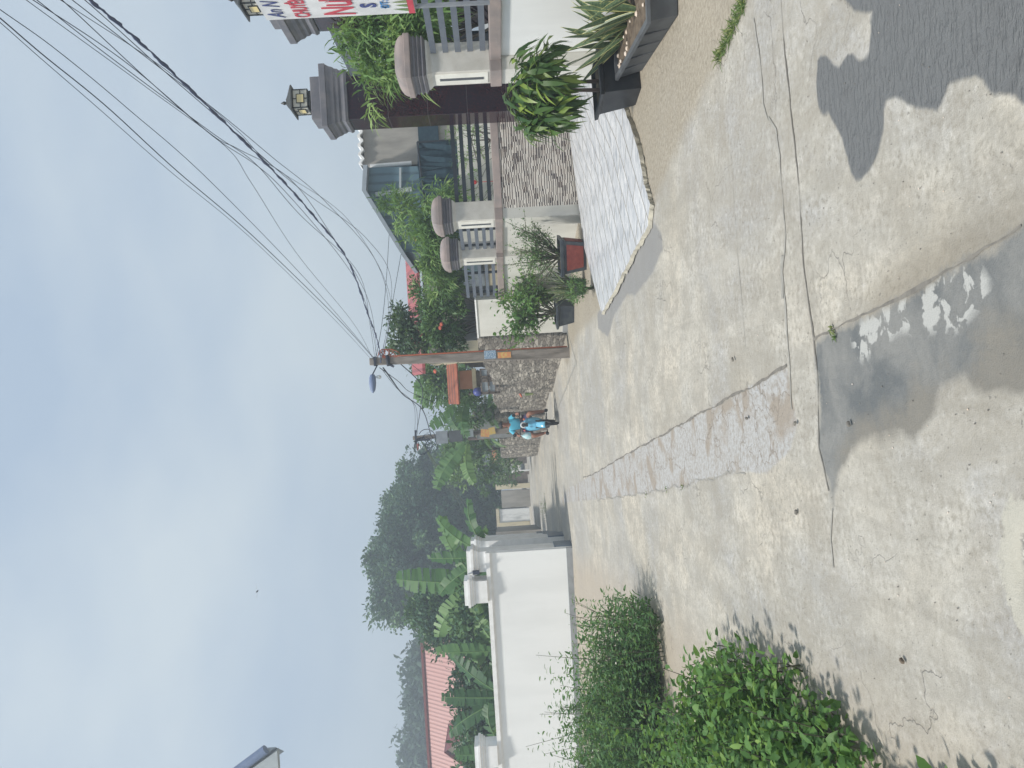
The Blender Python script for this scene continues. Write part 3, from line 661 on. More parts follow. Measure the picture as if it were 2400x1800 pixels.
# banner
root=thing('banner','white printed banner with red and blue lettering hung above the fence','banner',(3.3,7.0,2.1))
bp=at(626,50,7.0); bx=bp.x
bz1=bp.z; bz0=at(974,22,7.0).z; y0=7.0; y1=4.9
m=MB(); m.box((bx+.02,(y0+y1)/2,(bz0+bz1)/2),(.02,y0-y1,bz1-bz0)); m.build('sheet',MAT['white_plastic'],root)
paint('ink_red',(.55,.07,.10),rough=.6,bs=0); paint('ink_navy',(.06,.08,.24),rough=.6,bs=0); paint('ink_blue',(.05,.22,.5),rough=.6,bs=0)
def text(body,mat,y,z,size,sx=1.,shear=0.,bold=0.,name='lettering'):
    cu=bpy.data.curves.new(name,'FONT'); cu.body=body; cu.size=size; cu.shear=shear; cu.offset=bold; cu.extrude=.001; cu.resolution_u=3
    ob=bpy.data.objects.new(name,cu); COL.objects.link(ob); bpy.context.view_layer.update()
    dg=bpy.context.evaluated_depsgraph_get(); me=bpy.data.meshes.new_from_object(ob.evaluated_get(dg)); bpy.data.objects.remove(ob)
    o=bpy.data.objects.new(name,me); COL.objects.link(o); o.parent=root; me.materials.clear(); me.materials.append(MAT[mat])
    # sheet faces -X; text runs towards -Y, up +Z
    M=Matrix(((0,0,-1,bx+.004),(-sx,0,0,y),(0,1,0,z),(0,0,0,1)))
    me.transform(M); me.transform(Matrix.Translation(-wloc(root))); return o
H=bz1-bz0
text('An N','ink_navy',y0-.04,bz1-.135*H,.21,.62,.35)
text('CHUYÊN','ink_red',y0-.03,bz1-.30*H,.19,.46,0,.004)
text('Nước','ink_red',y0-.03,bz1-.60*H,.40,.50,.1,.006)
text('S','ink_navy',y0-.15,bz1-.75*H,.19,.8,0,.008)
text('ĐT:','ink_blue',y0-.12,bz1-.835*H,.10,.9,0,.003)
m=MB()
m.box((bx+.004,(y0+y1)/2,bz0+.03),(.004,y0-y1-.02,.055)); m.build('red_strip',MAT['ink_red'],root)
m=MB()
for k in range(26):
    y=y0-.05-k*.075; h=random.uniform(.07,.16)
    m.add([(bx+.002,y,bz0+.05),(bx+.002,y-.05,bz0+.05),(bx+.002,y-.02+random.uniform(-.03,.03),bz0+.05+h)],[(0,1,2)])
paint('print_green',(.14,.24,.09),(.3,.3,.14),rough=.6,bs=0); m.build('printed_leaves',MAT['print_green'],root)
m=MB(); m.bar((bx+.05,y0-.03,bz0-.01),(bx+.05,y1,bz0-.01),.03,.03); m.bar((bx+.04,y0-.06,1.46),(bx+.04,y0-.06,bz1),.03,.03); m.bar((bx+.04,y1+.05,1.46),(bx+.04,y1+.05,bz1),.03,.03); m.build('support',MAT['steel'],root)
# white inner wall and pipes seen behind rails
root=thing('courtyard_wall','pale low courtyard wall seen through the dark rails','wall',(4.1,15.7,0))
m=MB(); m.box((4.1,15.7,1.06),(3.2,.15,2.12)); m.build('wall',MAT['cream_paint'],root)
root=thing('porch_wall','dim porch wall glimpsed through the grey rails nearest the banner','wall',(5.6,8.0,0))
m=MB(); m.box((5.9,7.6,1.2),(.15,3.2,2.4)); m.build('wall',MAT['grey_band'],root)
m=MB(); m.bar((5.75,6.2,1.9),(5.75,9.0,1.9),.05,.04); m.build('pipe',MAT['white_trim'],root)
# ------------------------------------------------------------------ neighbouring buildings behind, right
YH=19.
def pz(x,y,Y=YH): return at(x,y,Y)
# rough rendered house
root=thing('rendered_house','rough grey rendered house wall with wavy white roof edge','house',(pz(920,350).x,YH,0))
a=pz(855,392);b=pz(855,200)
m=MB(); m.box(((a.x+b.x)/2,YH+2,a.z/2),(b.x-a.x,4,a.z)); m.build('wall',MAT['rough_render'],root)
m=MB(); x=a.x-.05
vs=[];nn=40
for k in range(nn+1):
    xx=a.x+.02+(b.x-a.x+.1)*k/nn; zz=a.z+.02+.045*math.sin(k*1.5)
    vs+=[(xx,YH-.12,zz),(xx,YH-.12,zz+.07),(xx,YH+2.5,zz+.0),(xx,YH+2.5,zz+.07)]
m.add(vs,[f for k in range(nn) for f in ((4*k,4*k+4,4*k+5,4*k+1),(4*k+1,4*k+5,4*k+7,4*k+3),(4*k,4*k+2,4*k+6,4*k+4))]); m.build('roof',MAT['white_trim'],root,smooth=True)
q0=pz(868,391,YH-.05);q1=pz(965,383,YH-.05)
m=MB(); m.tube([(q0.x,YH-.08,q0.z),(q1.x,YH-.08,q1.z)],.055,8); m.build('drain_pipe',MAT['white_trim'],root,smooth=True)
m=MB(); q=pz(985,310); m.box((q.x,YH-.04,q.z-.2),(1.4,.06,.5)); m.build('window_opening',MAT['net'],root)
# blue corrugated shed
root=thing('metal_shed','blue corrugated metal shed with a steeply sloping roof edge','shed',(pz(930,470).x,YH-.6,0))
ys_=YH-.3
pts=[at(865,393,ys_),at(862,452,ys_),at(945,590,ys_),at(1120,600,ys_),at(1120,385,ys_)]
pts=[Vector((p.x,ys_,max(p.z,0))) for p in pts]; m=MB(); m.extr(pts,(0,3,0)); m.build('wall',MAT['blue_metal'],root)
m=MB(); p=[Vector((q.x,ys_-.25,q.z)) for q in pts[:3]]
for a_,b_ in ((p[0],p[1]),(p[1],p[2]+Vector((-.15,0,-.1)))):
    d=b_-a_; m.extr([a_+Vector((0,0,.0)),b_+Vector((0,0,.0)),b_+Vector((0,0,.10)),a_+Vector((0,0,.10))],(0,3.4,0))
m.build('roof',MAT['fascia'],root)
m=MB(); q0=at(880,456,ys_-.06);q1=at(965,443,ys_-.06); m.bar((q0.x,ys_-.05,q0.z),(q1.x,ys_-.05,q1.z),.10,.06); q0=at(938,393,ys_-.06);q1=at(938,447,ys_-.06); m.bar((q0.x,ys_-.05,q0.z),(q1.x,ys_-.05,q1.z),.04,.05); m.build('trim',MAT['eave_grey'],root)
# dark shade net
root=thing('shade_net','dark blue green shade net hanging behind the fence','shade net',(pz(1000,420,17.8).x,17.8,0))
m=MB(); n=18; vs=[]
top=[(982,335),(978,380),(983,420),(985,460),(990,500)]
for k in range(n+1):
    f=k/n*(len(top)-1); i=min(int(f),len(top)-2); f-=i
    x=top[i][0]*(1-f)+top[i+1][0]*f; y=top[i][1]*(1-f)+top[i+1][1]*f
    a=at(x,y,17.8); dy=.06*math.sin(k*1.9)
    b=at(1110,y-5,17.8); vs+=[(a.x,17.8+dy,a.z),((a.x+b.x)/2,17.75-dy,(a.z+b.z)/2),(b.x,17.8+dy*.5,b.z)]
fs=[]
for k in range(n): fs+=[(3*k,3*k+1,3*k+4,3*k+3),(3*k+1,3*k+2,3*k+5,3*k+4)]
m.add(vs,fs); o=m.build('net',MAT['net'],root)
m=MB(); a=at(978,333,17.78);b=at(1000,520,17.78); m.tube([a,b],.025,6); m.tube([(a.x,17.8,0),a],.025,6); m.tube([(b.x,17.8,0),b],.025,6); m.build('frame',MAT['rail_dark'],root)
# red roofed house behind the trees
YR=23.
root=thing('red_roof_house','house with a red corrugated roof behind the oleander trees','house',(at(960,640,YR).x,YR,0))
a=at(948,575,YR);b=at(962,865,YR); c_=at(990,865,YR-1.2)
lo=at(985,700,YR-1.2).z
m=MB(); m.add([(a.x+.6,YR,a.z),(b.x-.2,YR,a.z-.0),(b.x-.2,YR-1.8,lo),(a.x+.6,YR-1.8,lo),(a.x+.6,YR,a.z-.08),(b.x-.2,YR,a.z-.08),(b.x-.2,YR-1.8,lo-.08),(a.x+.6,YR-1.8,lo-.08)],[(0,1,2,3),(4,7,6,5),(0,4,5,1),(3,2,6,7),(1,5,6,2),(0,3,7,4)]); m.build('roof',MAT['red_metal'],root)
m=MB(); m.box(((a.x+b.x)/2,YR,lo/2-.05),(abs(a.x-b.x)-.2,2.6,lo-.1)); m.build('wall',MAT['yellow_wall'],root)
m=MB(); q=at(990,670,YR-1.9); m.box((q.x,YR-1.34,q.z),(2.6,.05,.06)); m.box((q.x,YR-1.34,q.z-.25),(2.6,.05,.04)); m.build('trim',MAT['white_trim'],root)
m=MB(); q=at(1010,650,YR-1.4); m.box((q.x,YR-1.33,q.z-.9),(1.1,.05,1.2)); m.build('window',MAT['glass_grey'],root)
# concrete frame (dark beam) among trees
root=thing('concrete_porch','weathered grey porch slab and column half hidden in the shrubs','porch',(at(1010,720,18.).x,18,0))
a=at(1010,590,18.);b=at(1015,830,18.)
m=MB(); m.box(((a.x+b.x)/2,18.4,at(1013,700,18.).z),(abs(a.x-b.x),1.0,.26)); m.build('slab',MAT['rough_render'],root)
m=MB(); q=at(1013,700,18.); m.box((q.x,18.3,q.z/2),(.25,.25,q.z-.26)); m.build('column',MAT['rough_render'],root)
m=MB(); q=at(1060,735,18.4); m.box((q.x,18.7,1.2),(1.3,.1,2.4)); m.build('back_wall',MAT['grey_band'],root)
# ------------------------------------------------------------------ rough stone walls beside the lane
def stone_wall(label,pts,z1s,thick,mat='rubble_stone',name='stone_wall',z0=-.1):
    o_=Vector((sum(p[0] for p in pts)/len(pts),sum(p[1] for p in pts)/len(pts),0))
    m=MB(); 
    # dense side faces with a jagged top
    P=[Vector((p[0],p[1])) for p in pts]; cur=[];zs=[]
    for i in range(len(P)-1):
        n=max(2,int((P[i+1]-P[i]).length/.16))
        for k in range(n): cur.append(P[i].lerp(P[i+1],k/n)); zs.append(z1s[i]+(z1s[i+1]-z1s[i])*k/n)
    cur.append(P[-1]); zs.append(z1s[-1])
    vs=[];fs=[];nz=9
    for i,p in enumerate(cur):
        d=(cur[min(i+1,len(cur)-1)]-cur[max(i-1,0)]).normalized(); a=Vector((d.y,-d.x)); 
        if a.x>0: a=-a
        jt=random.uniform(-.035,.035)
        for k in range(nz):
            z=z0+(zs[i]+jt-z0)*k/(nz-1); q=p+a*random.uniform(-.02,.035); vs.append((q.x,q.y,z))
        q=p-a*thick; vs.append((q.x,q.y,zs[i]+jt)); vs.append((q.x,q.y,z0))
    S=nz+2
    for i in range(len(cur)-1):
        for k in range(S-1): fs.append((i*S+k,(i+1)*S+k,(i+1)*S+k+1,i*S+k+1))
        
    fs.append(tuple(range(S))); fs.append(tuple((len(cur)-1)*S+k for k in range(S)))
    m.add(vs,fs); o=m.build(name,MAT[mat],at_=o_); tag(o,label,'stone wall'); return o
stone_wall('rough rubble wall right behind the utility pole with orange pipe',[(1.10,16.85),(.72,18.2),(.15,20.6),(-.28,22.4)],[1.98,1.95,1.72,1.70],.3)
stone_wall('lighter rubble and block wall directly right of the scooter rider',[(-.15,22.75),(-.62,25.0),(-.95,26.4)],[1.75,1.7,1.55],.3)
stone_wall('farther low stone wall behind the rider, under the palm fronds',[(-1.1,27.0),(-1.8,29.2)],[1.75,1.6],.3)
stone_wall('dark rounded stone wall end left of the rider',[(-1.95,29.6),(-3.2,34.0),(-3.75,39.5)],[1.62,1.60,1.5],.4)
# block row on top of middle wall
root=thing('block_wall','grey block wall with a peaked cap behind the second pole','wall',(-1.0,28.3,0))
a=at(1110,950,28.3);b=at(1110,1030,28.3); m=MB(); m.box(((a.x+b.x)/2,28.45,1.35),(a.x-b.x,.2,2.2)); m.build('wall',MAT['grey_band'],root)
t_=at(1103,990,28.3); m=MB(); m.extr([(a.x,28.33,2.45),(t_.x,28.33,2.7),(b.x,28.33,2.45)],(0,.25,0)); m.build('cap',MAT['rough_render'],root)
# window grilles leaning on the stone wall top
root=thing('window_grille','old grey window frame with wire panes standing on the stone wall','window frame',(at(1150,890,21.3).x,21.3,1.7))
a=at(1124,866,21.2);b=at(1171,921,21.2)
m=MB(); 
for (z) in (b.z,b.z+.10,a.z-.02,(a.z+b.z)/2+.03): m.bar((a.x,21.2,z),(b.x,21.2,z),.04,.04)
for f in (0,.30,.42,.5,.95,1.): x=a.x+(b.x-a.x)*f; m.bar((x,21.2,b.z),(x,21.2,a.z),.04,.04)
m.build('frame',MAT['far_wood'],root)
for f0,f1 in ((.02,.28),(.46,.94)):
    x0=a.x+(b.x-a.x)*f0;x1=a.x+(b.x-a.x)*f1
    for z0_,z1_ in ((b.z+.12,(a.z+b.z)/2),((a.z+b.z)/2+.06,a.z-.04)):
        m=MB(); m.box(((x0+x1)/2,21.22,(z0_+z1_)/2),(abs(x1-x0)-.02,.02,z1_-z0_)); m.build('pane',MAT['glass_grey'],root)
# orange tiled spirit house
root=thing('tiled_shrine','small orange structure with ridged terracotta tile roof','shrine',(at(1080,890,24.).x,24.,0))
a=at(1047,845,24.);b=at(1050,948,24.);c_=at(1071,845,24.)
m=MB(); nr=7
for k in range(nr):
    m.mat(k%2); f0=k/nr; zb=c_.z+(a.z-c_.z)*f0; yb=23.4+.9*f0
    m.box(((a.x+b.x)/2,yb+.1,zb+.02),(a.x-b.x,.26,.045),rot=Matrix.Rotation(R_(22),3,'X'))
m.build('roof',[MAT['orange_tile'],MAT['tile_dark']],root)
q0=at(1077,870,24.);q1=at(1109,911,24.); m=MB(); m.box(((q0.x+q1.x)/2,24.,(q0.z+q1.z)/2),(q0.x-q1.x,.7,q0.z-q1.z)); m.build('body',MAT['orange_box'],root)
m=MB(); m.box(((q0.x+q1.x)/2,24.,q1.z-.06),(q0.x-q1.x+.1,.8,.12)); m.build('ledge',MAT['yellow_wall'],root)
m=MB(); m.box(((q0.x+q1.x)/2,24.05,(q1.z-.12)/2),(q0.x-q1.x-.1,.6,q1.z-.12)); m.box((q0.x+.45,24.1,q1.z/2+.2),(.7,.5,q1.z)); m.build('base',MAT['far_wood'],root)
q=at(1120,918,23.5); m=MB(); r=.14; m.lathe([(r*math.cos(a),r*1.05*math.sin(a)) for a in [R_(x) for x in range(-80,81,16)]],q,16)
tag(m.build('water_drum',MAT['blue_tank'],smooth=True),'round dark blue plastic drum on the stone wall beside the shrine','drum')
# ------------------------------------------------------------------ utility poles
def ppole(base,top,w0,w1): 
    m=MB(); b=Vector(base);t=Vector(top); M=[]
    vs=[]
    for p,w_ in ((b,w0),(t,w1)):
        for sx,sy in ((-1,-1),(1,-1),(1,1),(-1,1)): vs.append(p+Vector((sx*w_/2,sy*w_/2,0)))
    m.add(vs,[(3,2,1,0),(4,5,6,7),(0,1,5,4),(1,2,6,5),(2,3,7,6),(3,0,4,7)]); return m
YP=16.6
pb=gd(1334,827); pb=Vector((pb.x,YP,-.1)); ptop=at(867,848,YP)
root=thing('utility_pole','near concrete utility pole with an orange pipe strapped to its side','utility pole',(pb.x,YP,0))
ppole(pb,ptop,.23,.155).build('shaft',MAT['pole_concrete'],root,bevel=.015)
m=MB(); m.tube([(pb.x+.135,YP-.07,.05)]+[Vector(pb).lerp(ptop,f)+Vector((.135-.04*f,-.07,0)) for f in (.2,.4,.6,.8,.93)],.018,6); m.build('conduit',MAT['orange_pipe'],root,smooth=True)
m=MB(); 
for k in range(5):
    z=ptop.z-.35-.02*k; m.tube([(ptop.x+.08+.10*math.cos(t+k)+.07,YP-.05+.03*math.sin(3*t),z+.14*math.sin(t+k)-.1*math.cos(t)) for t in np.linspace(0,6,14)],.011,5)
m.build('cable_loop',MAT['orange_pipe'],root,smooth=True)
m=MB(); 
for z in (.12,.42):
    m=MB(); m.box((ptop.x,YP,ptop.z-z),(.2,.2,.05)); m.build('band',MAT['cable'],root)
m=MB()
m.tube([(ptop.x-.12,YP-.1,ptop.z-.40),(ptop.x+.12,YP-.1,ptop.z-.38)],.03,8); m.tube([(ptop.x-.14,YP-.09,ptop.z-.52),(ptop.x-.07,YP-.1,ptop.z-.40)],.025,8)
m.build('bracket',MAT['cable'],root)
def pat(x,y): return at(x,y,YP-.12)
q0=pat(1134,822);q1=pat(1163,840); m=MB(); m.box(((q0.x+q1.x)/2,YP-.112,(q0.z+q1.z)/2),(abs(q0.x-q1.x),.004,abs(q0.z-q1.z))); m.build('notice',MAT['paper_blue'],root)
q0=pat(1166,826);q1=pat(1198,838); m=MB(); m.box(((q0.x+q1.x)/2,YP-.112,(q0.z+q1.z)/2),(abs(q0.x-q1.x),.004,abs(q0.z-q1.z))); m.build('notice',MAT['paper_orange'],root)
# street lamp on bracket
root=thing('street_lamp','cobra head street lamp on a thin arm left of the near pole','street lamp',ptop-Vector((0,0,.3)))
a0=Vector((ptop.x-.07,YP-.05,ptop.z-.17)); a1=at(873,878,YP-.1)
m=MB(); m.tube([a0,a1],.014,6); m.build('arm',MAT['cable'],root)
a2=at(874,921,YP-.15); m=MB(); m.tube([a1,a1.lerp(a2,.15),a1.lerp(a2,.5),a1.lerp(a2,.85),a2],[.045,.07,.075,.055,.015],10); m.build('housing',MAT['gutter_blue'],root,smooth=True)
b0=at(880,883,YP-.1);b1=at(893,884,YP-.1); m=MB(); m.tube([b0+Vector((0,0,.03)),b0.lerp(b1,.3),b0.lerp(b1,.7),b1],[.015,.03,.045,.03],10); m.build('bulb',MAT['glass_bulb'],root,smooth=True)
# second pole
Y2=26.6
pt2=at(968,1027,Y2); pb2=at(1262,1002,Y2); pb2.z=-.1
root=thing('utility_pole','far utility pole tangled with wires, with meter boxes and posters','utility pole',(pb2.x,Y2,0))
ppole(pb2,pt2,.22,.13).build('shaft',MAT['pole_concrete'],root)
m=MB(); q=at(1036,1025,Y2-.2); m.box((q.x,Y2-.2,q.z),(.42,.22,.40)); m.build('meter_box',MAT['steel'],root)
m=MB(); q=at(1068,1022,Y2-.2); m.box((q.x,Y2-.2,q.z),(.38,.2,.46)); m.build('meter_box',MAT['grey_plastic'],root)
m=MB(); q=at(1100,1015,Y2-.2); m.box((q.x,Y2-.2,q.z),(.26,.18,.28)); m.build('switch_box',MAT['glass_grey'],root)
m=MB(); q=at(1137,1015,Y2-.2); m.box((q.x,Y2-.2,q.z),(.26,.02,.30),rot=Matrix.Rotation(R_(6),3,'Y')); m.build('poster',MAT['paper_orange'],root)
m=MB(); q=at(1153,1010,Y2-.23); m.box((q.x,Y2-.23,q.z),(.24,.02,.22),rot=Matrix.Rotation(R_(-8),3,'Y')); m.build('poster',MAT['paper_yellow'],root)
m=MB()
for k in range(9):
    t0=random.uniform(0,6); r1=random.uniform(.1,.35); c_=at(1000+random.uniform(-18,15),1030+random.uniform(-5,18),Y2-.1)
    m.tube([(c_.x+r1*math.cos(t),Y2-.12+.05*math.sin(2*t+k),c_.z+r1*.9*math.sin(t)) for t in np.linspace(t0,t0+random.uniform(2,5.5),12)],.012,4)
m.build('cable_loop',MAT['cable'],root,smooth=True)
m=MB(); q=at(975,1025,Y2); m.box((q.x,Y2-.05,q.z),(.5,.06,.06)); m.box((q.x-.1,Y2-.05,q.z-.25),(.06,.06,.5)); m.build('crossarm',MAT['cable'],root)
root=thing('street_lamp','small lamp head on the far tangled pole','street lamp',at(981,1040,Y2))
m=MB(); m.tube([at(975,1028,Y2-.1),at(982,1040,Y2-.1)],.012,5); m.build('arm',MAT['cable'],root)
m=MB(); m.tube([at(980,1040,Y2-.1),at(979,1056,Y2-.1)],[.05,.02],8); m.build('housing',MAT['red_panel'],root)
m=MB(); m.tube([at(984,1046,Y2-.14),at(985,1052,Y2-.14)],[.045,.03],8); m.build('lens',MAT['white_plastic'],root)
# ------------------------------------------------------------------ wires
def wire(pts,r,label,mat='cable',wob=0.,n=26,thick=None):
    # pts: (x,y,Y) way points; smooth through them
    P=[at(*p) for p in pts]; cur=[]
    for i in range(len(P)-1):
        p0=P[max(i-1,0)];p1=P[i];p2=P[i+1];p3=P[min(i+2,len(P)-1)]
        for k in range(n):
            t=k/n; q=.5*((2*p1)+(p2-p0)*t+(2*p0-5*p1+4*p2-p3)*t*t+(3*p1-p0-3*p2+p3)*t**3); cur.append(q)
    cur.append(P[-1]); rs=[]
    for i,q in enumerate(cur):
        if wob: q+=Vector((0,0,wob*math.sin(i*.9)*.5+wob*.4*math.sin(i*2.3)))
        rs.append(r*(1+(.35*math.sin(i*.62)+.2*math.sin(i*1.7) if thick else 0)))
    m=MB(); m.tube(cur,rs,6); o=m.build('overhead_cable',MAT[mat],smooth=True,at_=tuple(cur[0])); return tag(o,label,'overhead cable',None)
Yn=5.2
wire([(893,850,16.5),(885,800,14.8),(862,735,13.3),(815,610,11.2),(730,500,9.6),(640,400,8.4),(500,262,6.9),(340,110,6.0),(205,-5,5.4),(60,-130,4.9)],.0115,'thickest twisted bundle of black cables sagging to the near pole',mat='cable_bundle',wob=.008,thick=True)
W=[([(880,852,16.5),(867,760,14.6),(840,640,12.4),(700,500,9.9),(600,385,8.6),(495,310,7.6),(240,120,6.2),(80,-5,5.6),(-50,-105,5.2)],.006,'thin wire just under the upper pair, leaving the frame at the corner'),
 ([(880,850,16.5),(880,790,15),(858,690,13),(770,540,10.6),(680,420,9.2),(560,350,8.2),(495,315,7.6),(300,150,6.4),(70,-5,5.5),(-60,-90,5.1)],.006,'thin wire crossing the bundle beside its kink'),
 ([(884,852,16.5),(872,770,14.8),(830,650,12.6),(660,440,9.3),(500,320,7.6),(350,190,6.6),(140,-5,5.6),(20,-110,5.1)],.006,'thin slack wire running just left of the thick bundle'),
 ([(890,850,16.5),(911,730,14.6),(880,610,12.6),(760,470,10.6),(640,370,9.0),(520,270,7.8),(350,140,6.6),(163,-5,5.6),(0,-130,5.1)],.006,'thin wire that sags lowest on the right of the bundle'),
 ([(892,850,16.5),(918,670,14.3),(860,560,12.4),(700,440,10.0),(560,318,8.4),(400,180,7.0),(193,-5,5.7),(20,-140,5.1)],.006,'thin outer wire on the far right of the bundle'),
 ([(893,850,16.5),(915,700,14.5),(820,520,12.),(640,390,9.6),(555,305,8.5),(390,165,7.0),(135,-5,5.6),(0,-105,5.1)],.005,'thin wire looping inside the outermost right wire'),
 ([(878,850,16.5),(830,760,14.4),(700,600,11.4),(590,430,9.2),(530,345,8.4),(330,195,6.8),(55,-5,5.6),(-80,-110,5.1)],.005,'fine wire rising alone between the bundle and upper pair'),
 ([(876,838,16.5),(740,680,12.4),(500,432,8.8),(300,255,7.2),(130,115,6.2),(-10,15,5.6),(-120,-70,5.2)],.006,'single wire below the upper pair of straight wires'),
 ([(876,840,16.5),(790,745,13.8),(600,560,10.2),(414,400,8.2),(250,250,7.0),(100,128,6.1),(-10,34,5.6),(-130,-60,5.2)],.0085,'dark straight wire, thicker of the upper pair'),
 ([(868,840,16.5),(780,745,13.8),(590,560,10.2),(397,400,8.2),(240,262,7.0),(90,132,6.1),(-10,44,5.6),(-130,-52,5.2)],.005,'thin straight wire, topmost of all in the sky')]
for a_,r_,l_ in W: wire(a_,r_*.6,l_)
wire([(913,532,18.8),(905,660,18.2),(895,760,17.3),(880,845,16.6)],.006,'thin service wire from the shed roof to the pole top')
wire([(942,585,18.8),(925,680,18),(905,800,17),(890,850,16.6)],.006,'lower thin service wire from the red roof to the pole')
for a_,r_,l_ in [([(898,862,16.6),(915,885,18.5),(945,925,21.5),(990,960,24),(1010,1020,26.5)],.015,'thick sagging cable from near pole down towards the banana leaves'),
 ([(890,862,16.6),(935,895,20),(960,918,23),(1020,945,26.4)],.009,'dark cable left of the near pole, upper of the two thick ones'),
 ([(900,866,16.6),(940,920,20),(975,955,24),(978,1018,26.5)],.007,'thin wire from near pole ending at the crossarm of the far pole'),
 ([(897,868,16.6),(930,910,19.5),(970,950,23.5),(972,1022,26.5)],.006,'thinnest of the wires between the two poles'),
 ([(930,845,16.6),(988,905,21),(985,960,24),(975,1020,26.5)],.012,'heavy cable rising steeply to the top of the far pole'),
 ([(960,850,17),(1050,930,23),(1060,985,25),(1000,1015,26.5)],.006,'curved wire hanging low in front of the banana leaves')]: wire(a_,r_,l_)
for k,(dx,l_) in enumerate(((0,'greenish wire crossing the dark trees, uppermost'),(7,'greenish wire crossing the dark trees, middle'),(-9,'greenish wire crossing the dark trees, lowest'))):
    wire([(985,1030,26.5),(1012+dx*.3,1075,30),(1050+dx*.6,1135,40),(1090+dx,1190,50),(1135+dx*2,1290,62)],.014,l_,'cable_green' if k<2 else 'cable_green')
# ------------------------------------------------------------------ left: white wall
YW=18.83
def wl(x): return YW+ (-4.1-x)*.07
root=thing('boundary_wall','long smooth white boundary wall with moulded coping behind the weeds','boundary wall',(-8,19,0))
m=MB(); m.prism([(-4.1,YW),(-4.1,YW+.22),(-16,wl(-16)+.22),(-16,wl(-16))],-.1,2.0); m.build('wall',MAT['white_wall'],root)
m=MB(); 
for o_,z0,z1 in ((.03,2.0,2.035),(.07,2.035,2.135)): m.prism([(-4.08,YW-o_),(-4.08,YW+.22+o_),(-16,wl(-16)+.22+o_),(-16,wl(-16)-o_)],z0,z1)
m.build('coping',MAT['white_trim'],root)
m=MB(); m.prism([(-4.085,YW-.012),(-4.085,YW+.05),(-16,wl(-16)+.05),(-16,wl(-16)-.012)],-.02,.15); m.build('damp_band',MAT['grey_band'],root)
def stub(x,label,zt):
    root=thing('wall_pillar',label,'wall pillar',(x,wl(x)+.1,2.135),0,'short capped pillars on the white wall')
    m=MB(); m.sqstack([(.27,-.001),(.27,.30)],(x,wl(x)+.11,2.136)); m.build('shaft',MAT['white_trim'],root)
    m=MB(); m.sqstack([(.29,.302),(.29,.335),(.32,.36),(.32,.40),(.345,.42),(.345,.475),(.30,.477),(.30,.56)],(x,wl(x)+.11,2.136)); m.build('cap',MAT['white_trim'],root)
    return root
stub(at(1100,1383,19).x,'capped white pillar stub nearest the corner of the white wall',.6)
stub(at(1130,1755,19.5).x,'capped white pillar stub near the left end of the white wall',.6)
# corner pillars, receding
cps=[(-4.31,19.13),(-4.58,21.7),(-5.08,24.4),(-6.0,29.3)]
labs=['white corner pillar at the end of the long white wall','second white pillar along the side of the white wall','third white pillar along the side of the white wall','farthest white pillar along the side of the white wall']
for k,((x,y),lb) in enumerate(zip(cps,labs)):
    root=thing('corner_pillar',lb,'wall pillar',(x,y,0),0,'white pillars receding beside the lane')
    m=MB(); m.sqstack([(.25,-.05),(.25,2.30)],(x,y,0)); m.build('shaft',MAT['white_trim'],root)
    m=MB(); m.sqstack([(.27,2.302),(.27,2.34),(.30,2.37),(.30,2.41),(.34,2.44),(.34,2.50),(.29,2.502),(.29,2.60)],(x,y,0)); m.build('cap',MAT['white_trim'],root)
    m=MB(); m.sqstack([(.262,-.02),(.262,.42),(.252,.43)],(x+.022,y+.022,0)); m.build('plinth',MAT['plinth_tile'],root)
root=thing('side_wall','white side wall running away between the receding pillars','boundary wall',(-5,24,0))
for (a,b) in zip(cps[:-1],cps[1:]):
    m=MB(); seg_box(m,(a[0]-.02,a[1]+.26),(b[0]-.02,b[1]-.26),.16,-.05,2.0); m.build('wall',MAT['white_wall'],root)
    m=MB(); seg_box(m,(a[0]-.02,a[1]+.26),(b[0]-.02,b[1]-.26),.24,2.0,2.1); m.build('coping',MAT['white_trim'],root)
root=thing('wall_lamp','dark box lamp hanging beside the white corner pillar','lamp',at(1112,1341,18.7))
q=at(1116,1341,18.72); m=MB(); m.box((q.x,18.7,q.z),(.09,.09,.16)); m.build('housing',MAT['cable'],root)
m=MB(); q2=at(1098,1345,18.8); m.bar(q+Vector((0,0,.07)),q2,.025,.025); m.build('bracket',MAT['steel'],root)
# dark end wall and far walls past the bend
root=thing('lane_wall','weathered grey wall end just past the receding white pillars','wall',(-7,36,0))
a=at(1160,1254,34.5);b=at(1160,1241,42); m=MB(); seg_box(m,(a.x,34.5),(b.x,42),.25,-.1,2.05); m.build('wall',MAT['rough_render'],root)
root=thing('far_wall','stained white wall with a yellow band beyond the bend','wall',(at(1200,1220,50).x,50,0))
a=at(1172,1255,50);b=at(1172,1194,50)
m=MB(); m.box(((a.x+b.x)/2,50,a.z/2-.03),(b.x-a.x,.25,a.z-.05)); m.build('wall',MAT['stained_white'],root)
m=MB(); m.box(((a.x+b.x)/2,50,a.z+.07),(b.x-a.x+.1,.4,.2)); m.build('coping',MAT['yellow_wall'],root)
m=MB(); q=at(1200,1229,50); m.box((q.x,49.84,a.z/2),(.35,.1,a.z-.04)); m.build('pilaster',MAT['yellow_wall'],root)
root=thing('far_wall','low dark weathered wall right of the stained white far wall','wall',(at(1200,1170,47).x,47,0))
a=at(1180,1190,47);b=at(1180,1150,47); m=MB(); m.box(((a.x+b.x)/2,47,.85),(b.x-a.x,.25,1.8)); m.build('wall',MAT['rough_render'],root)
root=thing('far_gate','dark wooden gate between yellow posts at the bend','gate',(at(1190,1128,46).x,46,0))
a=at(1165,1143,46);b=at(1165,1117,46); m=MB(); m.box((b.x-.3,46,.95),(.9,.1,1.7)); m.build('gate_leaf',MAT['far_wood'],root)
